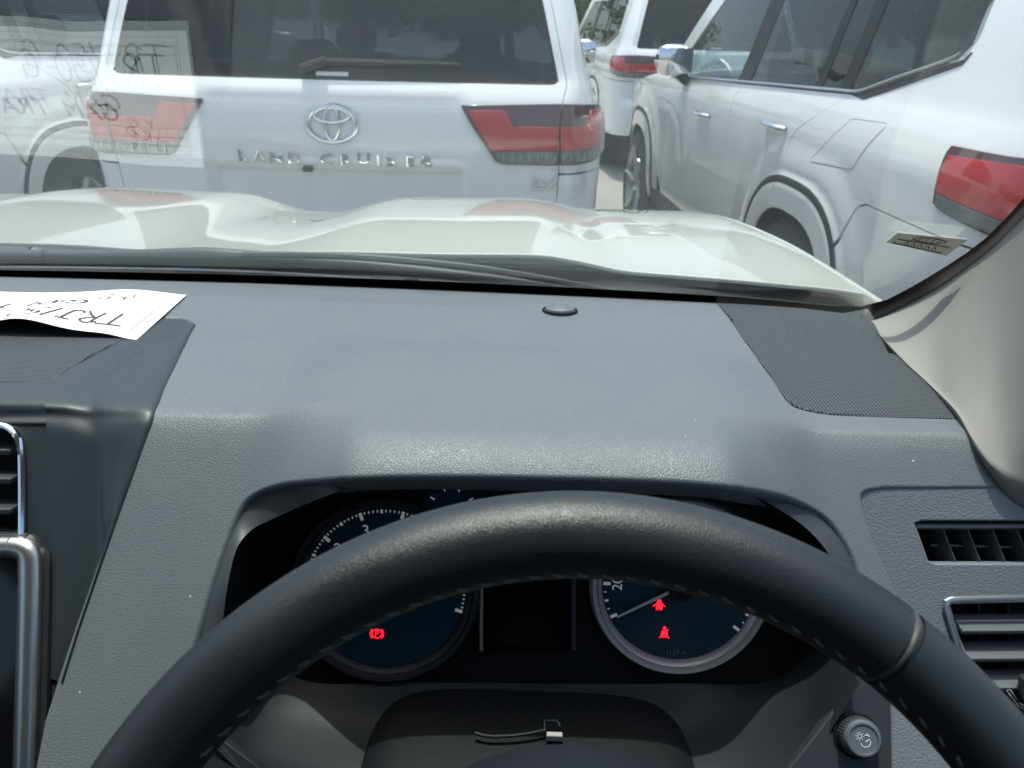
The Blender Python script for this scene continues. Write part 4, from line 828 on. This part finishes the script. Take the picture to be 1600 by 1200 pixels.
# --- steering wheel
WC, WT = np.array([.0279, .1268, 1.1436]), .6147; WE1 = np.array([1., -.0074, -.0119]); WE1 /= np.linalg.norm(WE1); WE2 = np.array([0, math.sin(WT), math.cos(WT)]); WE2 -= WE1*(WE1@WE2); WE2 /= np.linalg.norm(WE2); WN = np.cross(WE1, WE2)
if WN[1] > 0: WN = -WN
WR, WQ = .1747, .0153
def wp(a, ph=0., q=WQ): d = WE1*math.cos(a)+WE2*math.sin(a); return WC+d*(WR+q*math.cos(ph))+WN*q*1.12*math.sin(ph)
def torus_arc(a0, a1, q, n):
    return [[wp(a, p_, q) for p_ in np.linspace(0, 2*math.pi, 28, endpoint=False)] for a in np.linspace(a0, a1, n)]
SEAM, SEAL = R(54.2), R(168)
swh = MB().grid(torus_arc(SEAM+.012, SEAL-.012, WQ, 120), False, True).build('steering_wheel', 'wheel', car)
for a0, a1 in ((SEAL+.012, 2*math.pi+SEAM-.012),): MB().grid(torus_arc(a0, a1, WQ*.975, 160), False, True).build('lower_rim', 'wheel', swh)
for a in (SEAM, SEAL):
    mb = MB(); mb.grid([[wp(a+d, p_, WQ*k) for p_ in np.linspace(0, 2*math.pi, 28, endpoint=False)] for d, k in ((-.013, .93), (-.0065, .94), (-.003, .975), (0, .985), (.003, .975), (.0065, .94), (.013, .93))], False, True); mb.build('seam_ring', 'seam', swh)
for k in range(122):
    a = k*2*math.pi/122
    p0, p1 = wp(a-.0125, math.pi*.86, WQ*1.005), wp(a+.0125, math.pi*.86-.10, WQ*1.005); pm = wp(a, math.pi*.86-.05, WQ*1.03); MB().tube([p0, pm, p1], [.0004, .00062, .0004], 5).build('stitch', 'thread', swh)
hub = [];
for r_, h in ((.0, -.004), (.03, -.005), (.06, -.010), (.078, -.018), (.086, -.032), (.088, -.05)): hub.append([WC+WE1*r_*math.cos(t)*1.06+WE2*(r_*math.sin(t)*1.0+.004)+WN*h for t in np.linspace(0, 2*math.pi, 60, endpoint=False)])
pad_ = MB().grid(hub, False, True).build('hub_pad', 'dark', swh)
for a in (R(4), R(176), R(250), R(290)):
    d = WE1*math.cos(a)+WE2*math.sin(a); MB().tube([WC+d*.06-WN*.03, WC+d*.12-WN*.018, WC+d*(WR-.004)], [.026, .021, .013], 10, r2=.008, up=WN).build('spoke', 'dark', swh)
# --- wipers
def wpt(u, v, d): return wspix(u, v, d)
W0 = [(-300, 402), (-120, 403), (0, 403), (90, 403), (180, 403), (250, 402), (320, 401), (400, 405), (480, 411), (560, 416), (640, 423), (720, 431), (800, 440), (880, 449), (960, 459)]
hw = [.010, .010, .010, .010, .010, .0105, .0115, .0105, .0095, .009, .008, .007, .006, .005, .004]
P = np.array([wpt(u, v, .030) for u, v in W0]); wip = MB().tube(cr(P, 100), cr(np.array(hw)[:, None], 100)[:, 0]*.9, 12, r2=cr(np.array(hw)[:, None], 100)[:, 0]*1.05).build('wiper', 'wiper', car)
for u, v in ((72, 403), (580, 418)): p_ = wpt(u, v, .030); MB().tube([p_+[-.0012, 0, 0], p_+[.0012, 0, 0]], .0099 if u < 300 else .0088, 12, r2=.0108 if u < 300 else .0095).build('wiper_joint', 'rubber', wip)
B0 = [(-300, 418), (0, 417.5), (230, 420), (440, 427), (600, 438), (700, 448)]; P = cr([wpt(u, v, .016) for u, v in B0], 60); MB().tube(P, .0020, 6).build('blade_rail', 'silver', wip)
P = cr([wpt(u, v+5, .010) for u, v in B0], 60); MB().tube(P, .0032, 6).build('blade_rubber', 'rubber', wip)
for u, v in ((12, 413), (232, 416), (430, 424), (643, 440)): MB().box(wpt(u, v, .022), .009, .006, .006, b=.002).build('blade_clip', 'rubber', wip)
P = cr([wpt(u, v, .026) for u, v in ((380, 398), (520, 400), (640, 408), (760, 421), (900, 445), (1010, 466))], 40); MB().tube(P, .0045, 8).build('wiper_arm', 'wiper', car)
# windscreen sticker seen from inside
st4 = [wspix(u, v) for u, v in ((1384, 377), (1402, 362), (1512, 373), (1478, 398))]; st2 = [(p_[0], p_[2]) for p_ in st4]
stk = sheet('windscreen_sticker', 'sticker', ws_in, st2, lambda q: wsF(q, -.001), .02, TOCAM, depth=0)
mb = MB(); stp = lambda a, b: np.array(st2[0])*(1-a)*(1-b)+np.array(st2[3])*a*(1-b)+np.array(st2[2])*a*b+np.array(st2[1])*(1-a)*b
def stput(pts, w_):
    q = np.array([stp(a, b) for a, b in pts]); v, f = stroke(q, w_); P = wsF(np.asarray(v), -.0016); mb.add(P, f)
stput([(.52+.24*math.cos(t), .72+.16*math.sin(t)) for t in np.linspace(0, 2*math.pi, 30)], .0008); stput([(.10, .10), (.88, .10), (.88, .48), (.10, .48), (.10, .10)], .0009)
for k in range(5): stput([(.24+.11*k, .2), (.27+.11*k, .38), (.31+.11*k, .2)], .0009)
for k in range(4): stput([(.38+.09*k, .65), (.41+.09*k, .80)], .0009)
mb.build('sticker_print', 'ink', stk, smooth=False)
# cable with plug lying on the column cover
def colz(u, v): return onp(u, v, (0, .36, 1.0065), (0, .0, 1.))
cb = [colz(u, v)+[0, 0, .004] for u, v in ((742, 1152), (765, 1157), (800, 1156), (830, 1152), (852, 1147))]; wire = tag(MB().tube(cr(cb, 30), .0013, 8).build('cable', 'black'), 'thin black cable with a small plug lying on the steering column', 'cable')
p_ = colz(866, 1156)+[0, 0, .004]; MB().box(p_, .0055, .002, .0018, b=.0005).build('plug', 'gaugering', wire); MB().tube([colz(850, 1152)+[0, 0, .006], colz(850, 1142)+[0, 0, .010], colz(870, 1142)+[0, 0, .010], colz(874, 1148)+[0, 0, .008]], .0007, 5).build('clip', 'bezel', wire)

# ------------------------------------------------------------------ the sheet of paper on the dashboard
PF, PN_ = atz(292, 466, 1.182), atz(212, 524, 1.196); PW, PH = .32, .135
def paperP(a, b, h=0.):
    """a metres from the right edge, b metres from the windscreen-side edge"""
    a, b = np.asarray(a, float), np.asarray(b, float); t = b/PH; base = PF[None]*(1-t)[:, None]+PN_[None]*t[:, None]
    y = base[:, 1]; z = 1.1850+.0130*t+.0025*ss(0, .08, a)*(1-t); z = z+.011*t*np.exp(-((a-.10)/.035)**2)-.0015*t*np.exp(-((a-.155)/.03)**2)+.003*np.exp(-((a-.05)/.04)**2)*(1-t)-.006*np.exp(-(a/.02)**2)*t+.0010*np.sin(a*31)*(1-t)
    z = z+(-.0135)*np.exp(-(a/.012)**2)*(1-t)**1*0
    return np.stack([base[:, 0]-a, y-.05*a*(1-t), z+h], 1)
g = np.array([[paperP([a], [b])[0] for b in np.linspace(0, PH, 22)] for a in np.linspace(0, PW, 70)]); top_ = g; bot = g-np.array([0, 0, .0004])
mb = MB(); mb.grid(top_); mb.grid(bot[:, ::-1]); paper = tag(mb.build('paper_sheet', 'paper'), 'curled white sheet with handwriting and print lying on the dashboard speaker', 'paper')
def pput(name, items, mat, dens=.004):
    mb = MB()
    for v, f in items: v, f = subdiv(v, f, .004); mb.add(paperP(v[:, 0], PH-v[:, 1], .0007), f)
    mb.build(name, mat, paper, smooth=False)
def ptext(s, a, b, size, bold=0., shear=0., sx=1.): v, f = text_mesh(s, size, bold); v = v*np.array([sx, 1]); v = v+np.stack([v[:, 1]*shear, 0*v[:, 1]], 1); return np.stack([a+v[:, 0], b-v[:, 1]], 1), f
def pst(pts, w_): return stroke(cr(pts, 6*len(pts)) if len(pts) > 2 else np.linspace(pts[0], pts[1], 8), w_)
hand = []
def hw_(x, y, s, strokes):
    for st in strokes: hand.append(pst([(x+s*a, y-s*b) for a, b in st], .0022))
Hs = .030; yb = .050
hw_(.022, yb, Hs, [[(0, .92), (.35, .95), (.75, .95)], [(.38, .92), (.36, .4), (.34, -.15)]])
hw_(.045, yb, Hs, [[(.15, .85), (.12, .4), (.05, -.05)], [(0, .8), (.3, .98), (.5, .75), (.3, .5), (.1, .45)], [(.2, .45), (.4, .2), (.55, -.1)]])
hw_(.064, yb, Hs, [[(.1, .95), (.5, .95)], [(.35, .9), (.33, .3), (.25, 0), (.05, .02), (0, .15)]])
hw_(.083, yb, Hs, [[(.25, 1.05), (.15, .5), (.05, 0)]])
hw_(.094, yb, Hs, [[(.45, .95), (.15, .95), (.1, .6), (.35, .62), (.42, .3), (.25, .05), (0, .1)]])
hw_(.110, yb, Hs, [[(.35, .95), (.1, .7), (.08, .25), (.3, .02), (.5, .3), (.5, .75), (.3, .95)]])
hw_(.127, yb, Hs, [[(0, .45), (.35, .45)]])
hw_(.146, yb, Hs, [[(.5, .85), (.25, .95), (.05, .6), (.1, .15), (.4, .1), (.5, .45), (.3, .45)], [(.5, .45), (.5, -.05)]])
pput('handwriting', hand, 'pen')
pput('printed_heading', [ptext('GAM', .103, .080, .026, .0007, .25, 1.0), ptext('TRA', .172, .080, .026, .0007, .25, 1.0)], 'ink')
rl = lambda a0, b0, a1, b1, w_=.0007: stroke(np.linspace((a0, b0), (a1, b1), 14), w_)
rules = [rl(.012, .014, .31, .014), rl(.012, .022, .31, .022), rl(.012, .014, .012, .126), rl(.012, .104, .31, .104), rl(.012, .113, .31, .113), rl(.012, .122, .31, .122)]+[rl(a, .104, a, .122) for a in (.035, .056, .088, .112, .152, .20, .25)]
pput('ruled_lines', rules, 'inklight')
scr_ = []
for x, y, s_, st in ((.062, .104, .012, [[(0, .2), (.3, .9), (.8, .6), (.4, 0), (.1, .3), (.5, .7)]]), (.048, .108, .014, [[(0, .9), (.1, 0)], [(.5, .8), (.1, .4), (.6, 0)]]), (.042, .112, .016, [[(0, .5), (.1, -.2), (-.1, -.4)]]), (.064, .119, .010, [[(.6, .8), (.1, .8), (.1, .45), (.5, .3), (.1, 0)]])):
    for q in st: scr_.append(pst([(x+s_*a, y-s_*b) for a, b in q], .0010))
pput('pen_scribble', scr_, 'ink')
